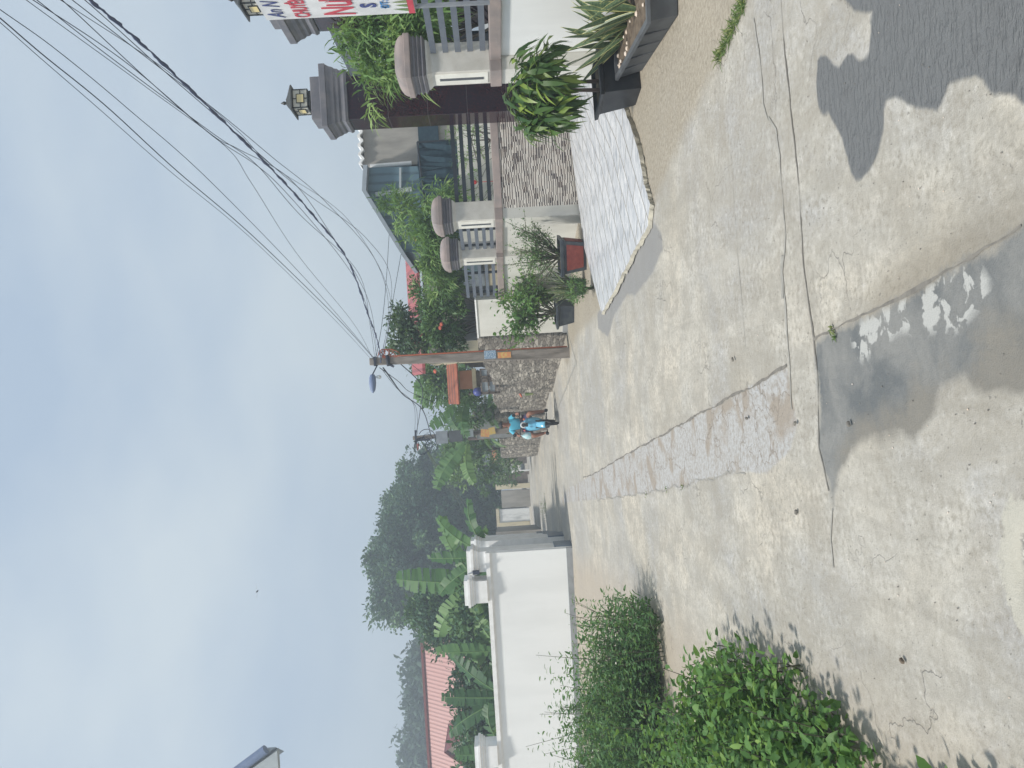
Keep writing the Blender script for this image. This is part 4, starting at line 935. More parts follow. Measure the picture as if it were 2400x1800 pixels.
m=MB(); m.box((a.x+.05,45.9,1.0),(.28,.28,2.1)); m.build('post',MAT['yellow_wall'],root)
m=MB(); m.box((b.x+.15,45.9,1.05),(.2,.28,2.2)); m.build('post',MAT['far_wood'],root)
root=thing('roadside_frame','pale slanting rail frame beside the far hedge','frame',(at(1200,1110,45).x,45,0))
p0=at(1178,1118,45);p1=at(1206,1104,45);p2_=at(1206,1112,45); m=MB(); m.bar(p0,p1,.1,.1); m.bar(p1,Vector((p1.x,45,0)),.08,.08); m.build('rail',MAT['white_trim'],root)
root=thing('far_house','small distant house with grey panels and orange strip among trees','house',(at(1140,1065,50).x,50,0))
a=at(1122,1090,50);b=at(1122,1048,50); m=MB(); m.box(((a.x+b.x)/2,50,1.5),(b.x-a.x,1.5,3.0)); m.build('wall',MAT['far_wood'],root)
m=MB(); q=at(1136,1065,49); m.box((q.x,49.2,q.z),(1.1,.05,.6)); m.build('panel',MAT['glass_grey'],root)
m=MB(); m.box(((a.x+b.x)/2,49.1,a.z+.05),(b.x-a.x+.8,.3,.12)); m.build('roof',MAT['steel'],root)
m=MB(); q=at(1160,1068,49); m.box((q.x,49.15,q.z),(1.0,.05,.35)); m.build('sign',MAT['orange_box'],root)
# far red roof house, left
YF=46.
root=thing('far_red_house','distant house with a broad salmon red roof beyond the banana plants','house',(-20,48,0))
rl=at(1000,1800,YF);rr=at(985,1500,YF);el=at(1075,1800,YF-3)
zr_=at(990,1500,YF).z; zl=at(1003,1800,YF).z; ze=2.6
m=MB(); x0=rl.x-6;x1=rr.x
m.add([(x0,YF,zr_),(x1,YF,zr_),(x1+2.2,YF-3.5,ze),(x0,YF-3.5,ze),(x0,YF+3.5,ze),(x1+2.2,YF+3.5,ze)],[(0,1,2,3),(1,0,4,5),(1,5,2)]); m.build('roof',MAT['far_red_roof'],root)
m=MB(); m.box(((x0+x1)/2,YF,ze/2),(x1-x0,5.6,ze-.1)); m.build('wall',MAT['yellow_wall'],root)
m=MB(); m.bar((x0,YF,zr_+.05),(x1,YF,zr_+.05),.3,.14); m.build('ridge_cap',MAT['red_panel'],root)
# small front gable
gx=at(1060,1735,YF-3.2).x; gz=at(1043,1735,YF-3.6).z
m=MB(); m.add([(gx,YF-4.6,gz),(gx,YF-1,gz),(gx-2.6,YF-4.6,ze-.2),(gx-2.6,YF-1,ze-.2),(gx+2.2,YF-4.6,ze-.2),(gx+2.2,YF-1,ze-.2)],[(0,1,3,2),(0,4,5,1)]); m.build('roof',MAT['red_metal'],root)
m=MB(); m.extr([(gx-2.2,YF-4.3,0),(gx+1.9,YF-4.3,0),(gx+1.9,YF-4.3,ze-.25),(gx,YF-4.3,gz-.15),(gx-2.2,YF-4.3,ze-.25)],(0,1.2,0)); m.build('gable_wall',MAT['yellow_wall'],root)
m=MB(); m.box((gx-.5,YF-4.33,2.3),(.8,.05,.5)); m.build('window',MAT['glass_grey'],root)
# tall house beyond the white wall: only its eave corner enters the frame
root=thing('tall_house','tall house whose blue grey eave pokes in at the upper left','house',(-15,24,0))
YE=22.; a=at(629,1752,YE); b=a+Vector((-3.0,.0,4.6))
m=MB(); m.extr([a,b,b+Vector((0,0,-.2)),a+Vector((0,0,-.2))],Vector((-.5,.8,0))); m.build('roof_sheet',MAT['fascia'],root)
m=MB(); m.tube([a+Vector((-.02,-.06,.06)),b+Vector((-.02,-.06,.06))],.13,10); m.build('gutter',MAT['gutter_blue'],root,smooth=True)
m=MB(); c0=Vector((a.x-.12,YE,a.z-.22)); m.extr([c0,Vector((b.x,YE,b.z-.22)),Vector((b.x,YE,c0.z-.02)),c0+Vector((0,0,-.02))],Vector((0,.2,0))); m.build('gable',MAT['eave_grey'],root)
m=MB(); m.box((c0.x-.9,YE-.03,c0.z-.02),(.5,.05,.18)); m.build('bracket',MAT['gutter_blue'],root)
m=MB(); m.box((a.x-9.,25.2,(a.z-.3)/2),(6.,5.,a.z-.3)); m.build('wall',MAT['white_wall'],root)
# dragonfly in the sky
q=at(603,1386,5.)
root=thing('dragonfly','tiny dark dragonfly hovering alone in the sky','dragonfly',q)
m=MB(); m.tube([q+Vector((0,-.02,.0)),q+Vector((0,0,0)),q+Vector((0,.03,.003))],[.003,.0045,.002],6); m.build('body',MAT['cable'],root)
for s in (-1,1):
    m=MB(); m.add([q,q+Vector((s*.025,.004,.006)),q+Vector((s*.052,.003,.007)),q+Vector((s*.05,-.003,.004)),q+Vector((s*.02,-.005,0))],[(0,1,2,3,4)]); m.build('wing',MAT['steel'],root)
# ------------------------------------------------------------------ pots and potted plants
# long planter with snake plants
root=thing('planter','long grey plastic trough planter at the right edge holding soil','planter',(3.2,5.6,0))
pc=[gd(1500,62*1.0,.0)]
f0=gd(1505,165); f1=gd(1630,-30)
d=(f1-f0); d.normalize(); nrm=Vector((-d.y,d.x,0)); 
if nrm.x<0: nrm=-nrm
f0=f0+nrm*0; Lp=1.45; Wp=.42; Hp=.26
base=[f0,f0+d*Lp,f0+d*Lp+nrm*Wp,f0+nrm*Wp]; e=.05
def outw(p,k): c=(base[0]+base[2])/2; v_=(p-c); return p+Vector((d*(e if v_.dot(d)>0 else -e))[:])*k+Vector((nrm*(e if v_.dot(nrm)>0 else -e))[:])*k
topo=[outw(p,1.) for p in base]; lip=[outw(p,1.5) for p in base]; inn=[outw(p,.55) for p in base]
def ring(m,A,za,B,zb):
    n=len(A); m.add([(p.x,p.y,za) for p in A]+[(p.x,p.y,zb) for p in B],[(i,(i+1)%n,(i+1)%n+n,i+n) for i in range(n)])
m=MB(); ring(m,base,.0,topo,Hp-.03); ring(m,topo,Hp-.03,lip,Hp-.03); ring(m,lip,Hp-.03,lip,Hp); ring(m,lip,Hp,inn,Hp); ring(m,inn,Hp,inn,Hp-.06)
m.add([(p.x,p.y,.001) for p in base],[(0,1,2,3)])
for k in range(1,5):   # moulded ribs
    a=base[0].lerp(base[1],k/5)-nrm*.004; b=topo[0].lerp(topo[1],k/5)-nrm*.006; m.bar((a.x,a.y,.02),(b.x,b.y,Hp-.04),.012,.012)
m.build('trough',MAT['grey_plastic'],root)
m=MB(); vs=[];nn=14;mm=6
for i in range(nn+1):
    for j in range(mm+1):
        p=inn[0].lerp(inn[1],i/nn).lerp(inn[3].lerp(inn[2],i/nn),j/mm); vs.append((p.x,p.y,Hp-.045+random.uniform(-.012,.02)))
m.add(vs,[(i*(mm+1)+j,(i+1)*(mm+1)+j,(i+1)*(mm+1)+j+1,i*(mm+1)+j+1) for i in range(nn) for j in range(mm)]); m.build('soil',MAT['soil'],root)
m=MB()
for k in range(18):
    f=random.random()**1.3; p=inn[0].lerp(inn[1],f).lerp(inn[3].lerp(inn[2],f),random.uniform(.1,.6)); s=random.uniform(.012,.028)
    m.lathe([(s*.6,-s*.2),(s,s*.2),(s*.6,s*.7),(s*.1,s*.8)],(p.x,p.y,Hp-.035),7,rz=random.random())
m.build('pebbles',MAT['pebble'],root,smooth=True).__setitem__('kind','stuff')
def snake_leaf(m,base,dirv,L_,W_,edges,bend=.25):
    b=Vector(base); dv=Vector(dirv).normalized(); side=dv.cross(Vector((0,0,1)))
    side=side.normalized() if side.length>.1 else Vector((1,0,0))
    ang=random.uniform(0,3); side=(Matrix.Rotation(ang,3,dv)@side); n=7; vs=[];prof=[.55,.8,.95,1.,.92,.7,.4,.02]
    out=Vector((dv.x,dv.y,0))
    for i in range(n+1):
        t=i/n; c=b+dv*L_*t+out*bend*L_*t*t; wv=W_*prof[i]/2; nn_=side.cross(dv)
        for s,ed in ((-1,1.),(-.6,.0),(0,0.),(.6,0.),(1,1.)):
            vs.append(c+side*wv*s+nn_*(abs(s)*wv*.35)); edges.append(ed if i<n else 1.)
    m.add(vs,[(i*5+j,i*5+j+1,(i+1)*5+j+1,(i+1)*5+j) for i in range(n) for j in range(4)])
def snake_plant(label,spots,L0,W0,name='snake_plant',lean=.35,group=None):
    c=sum((Vector(s) for s in spots),Vector((0,0,0)))/len(spots); root=thing(name,label,'snake plant',c,0,group)
    for s in spots:
        m=MB(); ed=[]
        for k in range(random.randint(8,10)):
            a=random.uniform(0,6.28); tl=random.uniform(.05,lean)
            snake_leaf(m,Vector(s)+Vector((math.cos(a),math.sin(a),0))*.02,(math.cos(a)*tl,math.sin(a)*tl,1),L0*random.uniform(.6,1.1),W0*random.uniform(.8,1.15),ed,random.uniform(.0,.3))
        o=m.build('leaf_rosette',MAT['leaf_snake'],root,smooth=True); at2=o.data.attributes.new('edge','FLOAT','POINT'); at2.data.foreach_set('value',ed)
    return root
sp=[]
for f in (.06,.2,.34,.48,.62,.78,.92): p=inn[0].lerp(inn[1],f).lerp(inn[3].lerp(inn[2],f),random.uniform(.55,.85)); sp.append((p.x,p.y,Hp-.04))
snake_plant('tall yellow edged snake plants growing in the long trough planter',sp,.54,.062,lean=.9)
# black square pot with the big leafy bush
root=thing('square_pot','black flared square pot under the big strap leaved bush','plant pot',(2.9,7.3,0))
Y0=7.55
pl=gd(1440,245); 
cx,cy=gd(1508,190).x+.12,gd(1508,190).y+.30; rzp=R_(8)
m=MB(); m.sqstack([(.17,0),(.175,.02),(.215,.30),(.225,.37),(.262,.385),(.27,.42),(.235,.425),(.225,.36)],(cx,cy,0),rzp); m.build('pot',MAT['black_plastic'],root,bevel=.004)
m=MB(); m.sqstack([(.225,.37),(.22,.385)],(cx,cy,0),rzp); m.build('soil',MAT['soil'],root)
cc=at(1262,212,7.75); 
root=thing('potted_bush','large round bush of glossy strap leaves on two bare stems','potted plant',(cx,cy,.38))
m=MB()
for s_,(px_,py_) in enumerate(((1440,168),(1440,200))):
    b=at(1418,[185,215][s_],cy-.0); b.y=cy+[.05,-.05][s_]; b.z=.38
    top=Vector((cc.x+[.06,-.05][s_],cc.y+[.05,-.05][s_],cc.z-.1))
    m.tube([b,b.lerp(top,.5)+Vector((.015,0,0)),top],[.022,.018,.014],8)
m.build('stem',MAT['stem'],root,smooth=True)
P=[];D=[];Nn=[];Ls=[];Ws=[]
heads=[]
for k in range(52):
    dd=sph(1)[0]; heads.append(np.array(cc)+dd*np.array([.37,.33,.29])*random.uniform(.35,1.)**.6)
for h in heads:
    ax=(h-np.array(cc)); ax=ax/np.linalg.norm(ax)+np.array([0,0,.35]); nl=random.randint(10,14)
    for k in range(nl):
        a=k*2.4; perp=np.cross(ax,[0,0,1.]); perp/=np.linalg.norm(perp)+1e-6; p2v=np.cross(ax,perp)
        dv=ax*random.uniform(.2,.8)+(perp*math.cos(a)+p2v*math.sin(a)); P.append(h+ax*.01*k); D.append(dv); Nn.append(np.array([0,0,1.])+ax*.3+rng.normal(size=3)*.25); Ls.append(random.uniform(.13,.24)); Ws.append(random.uniform(.036,.056))
hr=np.repeat(rng.random(len(P)//1),1)
leaf_mesh('foliage',np.array(P),np.array(D),np.array(Nn),np.array(Ls),np.array(Ws),'leaf_strap',root,.45,'strap',np.clip(rng.random(len(P))**1.5,0,1))
m=MB(); 
for h in heads[::2]: m.tube([Vector(cc)+Vector((0,0,-.1)),Vector(h)],[.012,.005],5)
m.build('branches',MAT['stem'],root)
# red panelled planter with wispy shrub
rc=gd(1376,590); rc.y+=.25; rzr=R_(-18)
root=thing('red_planter','square dark planter with a red panel, left of the tiled ramp','plant pot',(rc.x,rc.y,0))
m=MB(); m.sqstack([(.22,0),(.225,.03),(.27,.37),(.30,.39),(.31,.44),(.27,.445),(.26,.38)],(rc.x,rc.y,.0),rzr); m.build('pot',MAT['dark_pot'],root,bevel=.006)
for k in range(4):
    M=Matrix.Rotation(rzr+k*math.pi/2,3,'Z'); m=MB(); vs=[Vector((rc.x,rc.y,0))+M@Vector(p) for p in ((-.17,-.232,.06),(.17,-.232,.06),(.215,-.268,.34),(-.215,-.268,.34))]
    m.extr(vs,M@Vector((0,-.006,0))); m.build('red_panel',MAT['red_panel'],root)
m=MB(); m.sqstack([(.26,.40),(.255,.41)],(rc.x,rc.y,0),rzr); m.build('soil',MAT['soil'],root)
def wispy(label,base,top,spread,nb,mat,ln,wd,per,name='shrub',cat='shrub',wood='twig',flowers=None,shape='leaf',clw=.4,cs=None,droop=.2):
    root=thing(name,label,cat,base); base=Vector(base);top=Vector(top); m=MB(); P=[];cl=[]
    for i in range(nb):
        e=top+Vector((random.gauss(0,1)*spread[0],random.gauss(0,1)*spread[1],random.gauss(0,1)*spread[2]))
        mid=base.lerp(e,.5)+Vector((random.gauss(0,.25)*spread[0],random.gauss(0,.25)*spread[1],0))
        m.tube([base+Vector((random.uniform(-.05,.05),random.uniform(-.05,.05),0)),mid,e],[.011,.008,.003],5)
        c0=random.random()
        for k in range(per):
            t=random.uniform(.35,1.05); q=mid.lerp(e,(t-.35)/.65)
            s=cs or .06
            P.append(np.array(q)+rng.normal(size=3)*s); cl.append(c0)
        for b in range(3):
            q=mid.lerp(e,random.uniform(0,.8)); e2=q+Vector((random.gauss(0,.5)*spread[0],random.gauss(0,.5)*spread[1],random.uniform(0,.5)*spread[2])); m.tube([q,e2],[.006,.002],4)
            for k in range(per//2): P.append(np.array(q.lerp(e2,random.random()))+rng.normal(size=3)*.035); cl.append(c0)
    m.build('branches',MAT[wood],root)
    P=np.array(P); out=P-np.array(base.lerp(top,.6)); out/=np.linalg.norm(out,axis=1,keepdims=True)
    cloud('foliage',P,out,np.array(cl),ln,wd,mat,root,shape=shape,clw=clw,droop=droop)
    if flowers:
        m=MB()
        for k in range(flowers[1]):
            q=P[random.randrange(len(P))]; r=flowers[2]; m.lathe([(r*.3,0),(r,r*.4),(r*.7,r*.8),(r*.1,r*.6)],tuple(q),6)
        m.build('flowers',MAT[flowers[0]],root).__setitem__('kind','stuff')
    return root
tp=at(1225,580,rc.y)
wispy('wispy small leaved shrub growing from the red panelled planter',(rc.x,rc.y,.41),(tp.x,rc.y,tp.z),(.30,.2,.22),34,'leaf_shrub',.045,.016,34)
# fern / snake plant cluster and small bush left of it
q=gd(1375,668); q.y+=.2
root=thing('small_pot','low grey pot left of the red panelled planter','plant pot',(q.x,q.y,0))
m=MB(); m.lathe([(.13,0),(.17,.25),(.19,.27),(.17,.275),(.16,.22)],(q.x,q.y,0),16); m.build('pot',MAT['grey_plastic'],root,smooth=True)
m=MB(); m.lathe([(.16,.235),(.15,.24)],(q.x,q.y,0),16); m.build('soil',MAT['soil'],root)
snake_plant('yellowish snake plant clump spilling from the low grey pot',[(q.x,q.y,.24),(q.x+.12,q.y,.24),(q.x-.1,q.y+.05,.24),(q.x+.03,q.y+.1,.24),(q.x-.05,q.y-.05,.24)],.48,.03,lean=1.0)
bq=gd(1395,690); P,o_,cl,C=crown_pts((bq.x+.12,bq.y+.05,.26),(.2,.16,.2),26,60,.05)
root=thing('ground_bush','small dense green bush at the foot of the low grey pot','bush',(bq.x+.12,bq.y+.05,0))
cloud('foliage',P,o_,cl,.035,.014,'leaf_shrub',root); branches((bq.x+.12,bq.y+.05,0),(bq.x+.12,bq.y+.05,.2),.1,4,.03,'twig','stems',root,C)
# dark pot with leafy rose bush
q=gd(1346,728); q.y+=.2
root=thing('dark_pot','dark square pot with flared rim, leftmost of the pots','plant pot',(q.x,q.y,0))
m=MB(); m.sqstack([(.17,0),(.22,.30),(.26,.32),(.265,.36),(.22,.365),(.21,.30)],(q.x,q.y,0),R_(-25)); m.build('pot',MAT['dark_pot'],root,bevel=.005)
m=MB(); m.sqstack([(.21,.315),(.2,.32)],(q.x,q.y,0),R_(-25)); m.build('soil',MAT['soil'],root)
tp=at(1210,742,q.y)
wispy('leafy light green shrub with pinkish tips in the leftmost pot',(q.x,q.y,.33),(tp.x,q.y,tp.z),(.36,.2,.27),26,'leaf_weed',.09,.05,24,flowers=('flower_orange',7,.018))
tp=at(1190,690,q.y+.3)
wispy('slender broad leaved shrub against the pale wall behind the pots',(q.x+.35,q.y+.35,.0),(tp.x,q.y+.35,tp.z-.1),(.16,.12,.3),14,'leaf_weed',.10,.06,20,flowers=('flower_pale',3,.02))
# grass tufts
def grass(label,spots,h,n,name='grass_tuft',mat='leaf_grass',sp=.05):
    c=Vector((sum(s[0] for s in spots)/len(spots),sum(s[1] for s in spots)/len(spots),0))
    P=[];D=[]
    for s in spots:
        for k in range(n): P.append([s[0]+random.gauss(0,sp),s[1]+random.gauss(0,sp),.0]); D.append([random.gauss(0,.6),random.gauss(0,.6),1.])
    P=np.array(P);D=np.array(D); l=h*(.4+.9*rng.random(len(P)))
    o=leaf_mesh(name,P,D,rng.normal(size=P.shape)+np.array([0,-1,.3]),l,np.full(len(P),.006),mat,None,.5,'leaf',at_=tuple(c)); return tag(o,label,'grass')
grass('short grass tuft sprouting from dirt near the long trough',[tuple(gd(x,y)[:2]) for x,y in ((1690,130),(1700,110),(1712,85),(1722,60),(1735,30),(1745,10))],.085,60,sp=.022)
grass('tiny weeds at the corner where the lane slabs meet',[tuple(gd(x,y)[:2]) for x,y in ((1952,775),(1958,790))],.03,16,sp=.012)
grass('few weed blades along the edge of the cracked cement band',[tuple(gd(x,y)[:2]) for x,y in ((1600,1140),(1563,1146),(1515,1156))],.035,9,sp=.02)
grass('green weeds in front of the receding white pillars',[tuple(gd(x,y)[:2]) for x,y in ((1280,1185),(1272,1190),(1278,1195))],.22,60,sp=.22)
grass('sparse weeds along the foot of the long white wall',[(-4.5-k*.35,18.3+.02*k+random.uniform(-.2,.2)) for k in range(8)],.08,10,sp=.15)
# ------------------------------------------------------------------ weeds, left foreground
def weeds(label,regions,ln,wd,mat,dens_,name='weed_bush',flowers=0,h0=0.2):
    c=Vector((sum(r[0] for r in regions)/len(regions),sum(r[1] for r in regions)/len(regions),0)); root=thing(name,label,'bush',c)
    P=[];cl=[];OUT=[];m=MB()
    for (x,y,r,h) in regions:
        ns=int(dens_*r*r)
        for k in range(ns):
            a=random.uniform(0,6.28); rr=r*math.sqrt(random.random()); sx=x+rr*math.cos(a); sy=y+rr*math.sin(a)
            hh=h*(1-.35*(rr/r)**2)*random.uniform(.70,1.05)*(.84+.22*math.sin(sx*7.3+1)*math.sin(sy*6.1)+.10*math.sin(sx*15+sy*13)); sprig=(k%14==0); hh*=(1.32 if sprig else 1.); lean=Vector((random.gauss(0,.16)+.22*math.cos(a)*rr/r,random.gauss(0,.16)+.22*math.sin(a)*rr/r,1))
            b=Vector((sx,sy,0)); t=b+lean*hh
            if k%3==0: m.tube([b,b.lerp(t,.5)+Vector((random.gauss(0,.02),random.gauss(0,.02),0)),t],[.006,.004,.002],4,False)
            nl=int((8 if sprig else 20)*hh/.8)+6; c0=random.random()**1.3
            for i in range(nl):
                f=.10+.92*(i/nl); q=b.lerp(t,.1+.9*f if False else f); P.append([q.x+random.gauss(0,.035),q.y+random.gauss(0,.035),max(q.z,.03)]); cl.append(c0*.6+.4*f*random.random())
                aa=random.uniform(0,6.28); OUT.append([math.cos(aa),math.sin(aa),.35])
    P=np.array(P);OUT=np.array(OUT)
    cloud('foliage',P,OUT,np.array(cl),ln,wd,mat,root,jit=.3,clw=.5)
    m.build('stems',MAT['twig'],root)
    if flowers:
        m=MB(); top=P[P[:,2]>np.percentile(P[:,2],60)]
        for k in range(flowers): q=top[random.randrange(len(top))]+np.array([0,0,.03]); r=random.uniform(.008,.014); m.lathe([(r*.3,0),(r,r*.3),(r*.8,r*.7),(r*.1,r*.6)],tuple(q),6)
        m.build('flowers',MAT['flower_pale'],root).__setitem__('kind','stuff')
    return root
weeds('tall feathery mass of green weeds in front of the long white wall',[(-3.0,8.55,.5,.85),(-3.5,8.9,.7,1.12),(-4.2,9.0,.85,1.26),(-5.0,9.2,.95,1.26),(-3.8,8.2,.6,.85),(-4.6,8.0,.8,1.0),(-2.72,8.3,.24,.5)],.085,.021,'leaf_weed_dark',470,flowers=26)
weeds('broad leaved green weeds nearest the camera at the lower left',[(-2.10,4.75,.38,.52),(-2.45,5.3,.5,.62),(-2.55,4.5,.55,.58),(-2.35,3.9,.5,.5),(-1.98,3.75,.32,.36),(-3.1,5.4,.75,.75),(-3.0,4.4,.7,.62),(-2.15,3.2,.48,.36),(-1.85,4.25,.22,.28),(-1.95,2.75,.38,.24),(-1.72,2.5,.3,.18)],.07,.034,'leaf_weed',520,flowers=14)
# ------------------------------------------------------------------ trees
def tree(label,c,r,trunk_h,n,per,cs,ln,wd,mat,name='tree',r0=.16,cat='tree',base=None,group=None,hollow=.45,shape='leaf',droop=.2,bottom=-.7,extra=(),updir=.3):
    b=Vector((base[0],base[1],0)) if base else Vector((c[0],c[1],0)); root=thing(name,label,cat,b,0,group)
    P,o_,cl,C=crown_pts(c,r,n,per,cs,hollow,bottom=bottom); Ps=[P];Os=[o_];Cs=[cl];CC=[C]
    for (c2,r2,n2) in extra:
        P,o_,cl,C=crown_pts(c2,r2,n2,per,cs,hollow,bottom=bottom); Ps.append(P);Os.append(o_);Cs.append(cl);CC.append(C)
    branches(b,(c[0],c[1],c[2]-.1*r[2]),r[0]*.5,26,r0,'bark','trunk',root,np.concatenate(CC))
    cloud('crown',np.concatenate(Ps),np.concatenate(Os),np.concatenate(Cs),ln,wd,mat,root,shape=shape,droop=droop,updir=updir)
    return root
def T(x,y,Y): p=at(x,y,Y); return (p.x,p.y,p.z)
# long-leaved light green trees behind the fence
tree('light green narrow leaved tree in front of the blue shed and red roof',T(1030,590,16.3),(.62,.6,.42),2,48,46,.13,.20,.03,'leaf_long',name='oleander_tree',r0=.05,droop=.35,base=(T(1000,590,16.3)[0],16.3),extra=((T(1025,520,15.9),(.5,.4,.4),26),(T(955,505,16.5),(.40,.4,.30),14),(T(1040,650,16.6),(.5,.4,.45),26),(T(1050,470,15.4),(.3,.3,.25),9),(T(915,470,16.8),(.12,.15,.26),5)))
tree('light green narrow leaved tree arching over the gate beside the banner',T(912,80,9.6),(.70,.5,.48),2,44,40,.12,.19,.026,'leaf_long',name='oleander_tree',r0=.05,droop=.4,base=(T(905,70,10.)[0]+.5,10.6),extra=((T(955,90,9.2),(.36,.36,.32),24),(T(850,30,9.8),(.5,.4,.35),24),(T(990,40,9.),(.4,.4,.3),24),(T(812,120,9.5),(.12,.15,.06),2),(T(905,150,9.4),(.22,.2,.2),7)))
tree('thin leaved shrub inside the yard seen through the dark rails',T(1100,330,14.6),(.75,.4,.40),1,20,34,.12,.11,.016,'leaf_long',name='yard_shrub',cat='shrub',r0=.025,droop=.3,extra=((T(1120,470,15.),(.4,.3,.3),6),))
m=MB(); q=T(1113,427,14.2); m.lathe([(.01,-.04),(.035,-.02),(.04,.02),(.01,.05)],q,8); m.tube([(q[0],q[1],q[2]-1.0),q],.006,4)
tag(m.build('red_flower',MAT['flower_red'],smooth=True),'single bright red flower seen between the dark rails','flower')
tree('dark glossy leaved tree beside the top of the near pole',T(985,770,18.2),(.62,.5,.62),2,46,46,.13,.12,.05,'leaf_darkshrub',name='broadleaf_tree',r0=.06,extra=((T(945,800,18.4),(.42,.35,.35),20),(T(940,740,18.6),(.3,.3,.25),12),(T(1060,790,18.0),(.5,.4,.4),26)))
tree('bright green flowering shrub between the dark tree and fence',T(1030,745,17.4),(.55,.4,.5),1,34,44,.11,.11,.045,'leaf_shrub',name='flowering_shrub',cat='shrub',r0=.04,extra=((T(1060,700,17.2),(.45,.35,.35),22),(T(985,690,17.4),(.3,.3,.2),8)))
m=MB()
for x,y in ((1032,768),(1035,760),(975,560),(985,556),(1020,870)): q=T(x,y,16.7); m.lathe([(.01,-.03),(.05,-.01),(.04,.03),(.01,.04)],q,7)
tag(m.build('blossoms',MAT['flower_orange'],smooth=True),'few orange blossoms among the bright shrubs','flowers',kind='stuff')
tree('green shrubbery rising behind the stone wall left of the near pole',T(1040,880,25.5),(1.1,.6,.7),1,60,44,.18,.14,.06,'leaf_shrub',name='garden_shrub',cat='shrub',r0=.05,extra=((T(1110,960,27.8),(.8,.4,.5),30),(T(1090,905,25.6),(.5,.4,.6),20),(T(985,840,25.6),(.4,.4,.3),10)))
tree('green shrubbery left of the far tangled pole',T(1100,1055,36.),(1.7,.8,1.5),1,60,44,.26,.2,.09,'leaf_shrub',name='garden_shrub',cat='shrub',r0=.06,extra=((T(1190,1090,42.),(1.2,.8,.8),34),(T(1090,1040,34.),(1.0,.7,.9),30)))
# large dark trees in the middle distance
tree('biggest dark tree with a domed crown right behind the white wall corner',T(1020,1300,55.),(4.7,3.6,4.2),3,360,95,.52,.30,.17,'leaf_tree',r0=.3,extra=((T(935,1380,54.),(2.2,2.,1.7),60),(T(915,1310,55),(1.8,1.8,1.5),45),(T(1080,1400,53.),(2.5,2.4,2.9),80),(T(960,1230,55.),(2.0,1.8,1.8),50)))
tree('dark rounded tree standing between the big domed tree and far pole',T(1060,1195,60.),(3.9,3.4,3.9),3,300,95,.52,.33,.19,'leaf_tree',r0=.28,extra=((T(990,1130,60.),(2.3,2.2,1.9),70),(T(1110,1105,59.),(2.4,2.2,2.6),70),(T(965,1195,60),(2.1,2.,1.6),55)))
tree('dark bushy undergrowth tree above the bend of the lane',T(1125,1190,57.),(6.,2.5,2.0),2,200,80,.46,.32,.17,'leaf_tree',name='bushy_tree',r0=.2,extra=((T(1100,1120,57.),(3.6,2.,2.4),70),(T(1120,1300,56.),(4.,2.,2.4),80)))
tree('smaller dark tree at the left foot of the big domed tree',T(1085,1445,30.),(1.2,1.2,1.5),2,90,70,.30,.2,.1,'leaf_tree',name='bushy_tree',r0=.14,extra=((T(1010,1440,30.5),(.9,.9,1.0),40),))
# distant bluish trees over the red roof
for k,(x,y,Y,rx,rz_,lb) in enumerate([(1005,1600,78,3.6,1.7,'hazy distant tree just right of the red roof ridge'),(1003,1680,82,4.2,2.3,'tallest hazy distant tree above the red roof'),(1003,1775,84,4.2,2.2,'hazy distant tree at the left edge above the red roof'),(1020,1535,74,2.,1.3,'lowest hazy distant tree, next to the big domed tree')]):
    tree(lb,T(x,y,Y),(rx,3,rz_),5,80,44,.8,.7,.4,'leaf_far',name='distant_tree',r0=.3,group='hazy trees beyond the red roof',extra=((T(x+18,y+12,Y),(rx*.7,2.5,rz_*.6),30),))
# low dense foliage behind white wall
tree('dense mixed greenery behind the middle of the long white wall',T(1128,1560,24.),(3.2,1.,.75),1,120,60,.26,.20,.09,'leaf_tree',name='garden_shrub',cat='shrub',r0=.05,extra=((T(1130,1720,24.),(2.2,1.,.65),70),(T(1120,1450,23.),(1.4,.8,.7),30)))
# ------------------------------------------------------------------ banana plants and palm
def banana_leaf(m,base,az,el,L_,W_,bend,rn,tear=.35,roll=0.):
    b=Vector(base); n=22; h=Vector((math.cos(az),math.sin(az),0)); side0=Vector((-math.sin(az),math.cos(az),0))
    pts=[];e=el; p=b.copy(); st=L_/n
    for i in range(n+1):
        pts.append(p.copy()); p=p+(h*math.cos(e)+Vector((0,0,math.sin(e))))*st; e-=bend/n*(0.5+1.2*i/n)
    c0=random.random()
    for i in range(2,n):
        t=i/n; wd=W_/2*min(1.,math.sin(math.pi*min(1,(t-.05)*1.02))**.55+.05); a=pts[i];bq=pts[i+1]; d=(bq-a).normalized(); 
        fs_=d.cross(Vector((0,1,0))); fs_=fs_.normalized() if fs_.length>.2 else side0; fs_=fs_ if fs_.dot(side0)>=0 else -fs_; side=(side0*.35+fs_*.65); side=(side-d*side.dot(d)).normalized(); side=(Matrix.Rotation(roll,3,d)@side); up=side.cross(d)
        for s in (-1,1):
            tr=random.random()<tear; dr=random.uniform(.05,.35)+(.35 if tr else 0.)
            sw=random.uniform(-.15,.3)*wd; shr=.86 if tr else 1.02
            q0=a; q1=a+(bq-a)*shr
            o0=q0+side*s*wd*math.cos(dr)-up*wd*math.sin(dr)*(1 if up.z>0 else -1)+d*(.22*wd+sw*.3)
            o1=q1+side*s*wd*math.cos(dr)-up*wd*math.sin(dr)*(1 if up.z>0 else -1)+d*(.22*wd+sw*.3)
            m.add([q0,q1,o1,o0],[(0,1,2,3)]); v_=np.clip(c0+random.uniform(-.12,.12),0,1); rn+= [v_]*4
    k=len(m.v); m.tube(pts,[.022*(1-.8*i/n)+.003 for i in range(n+1)],5,False); rn+=[.95]*(len(m.v)-k)
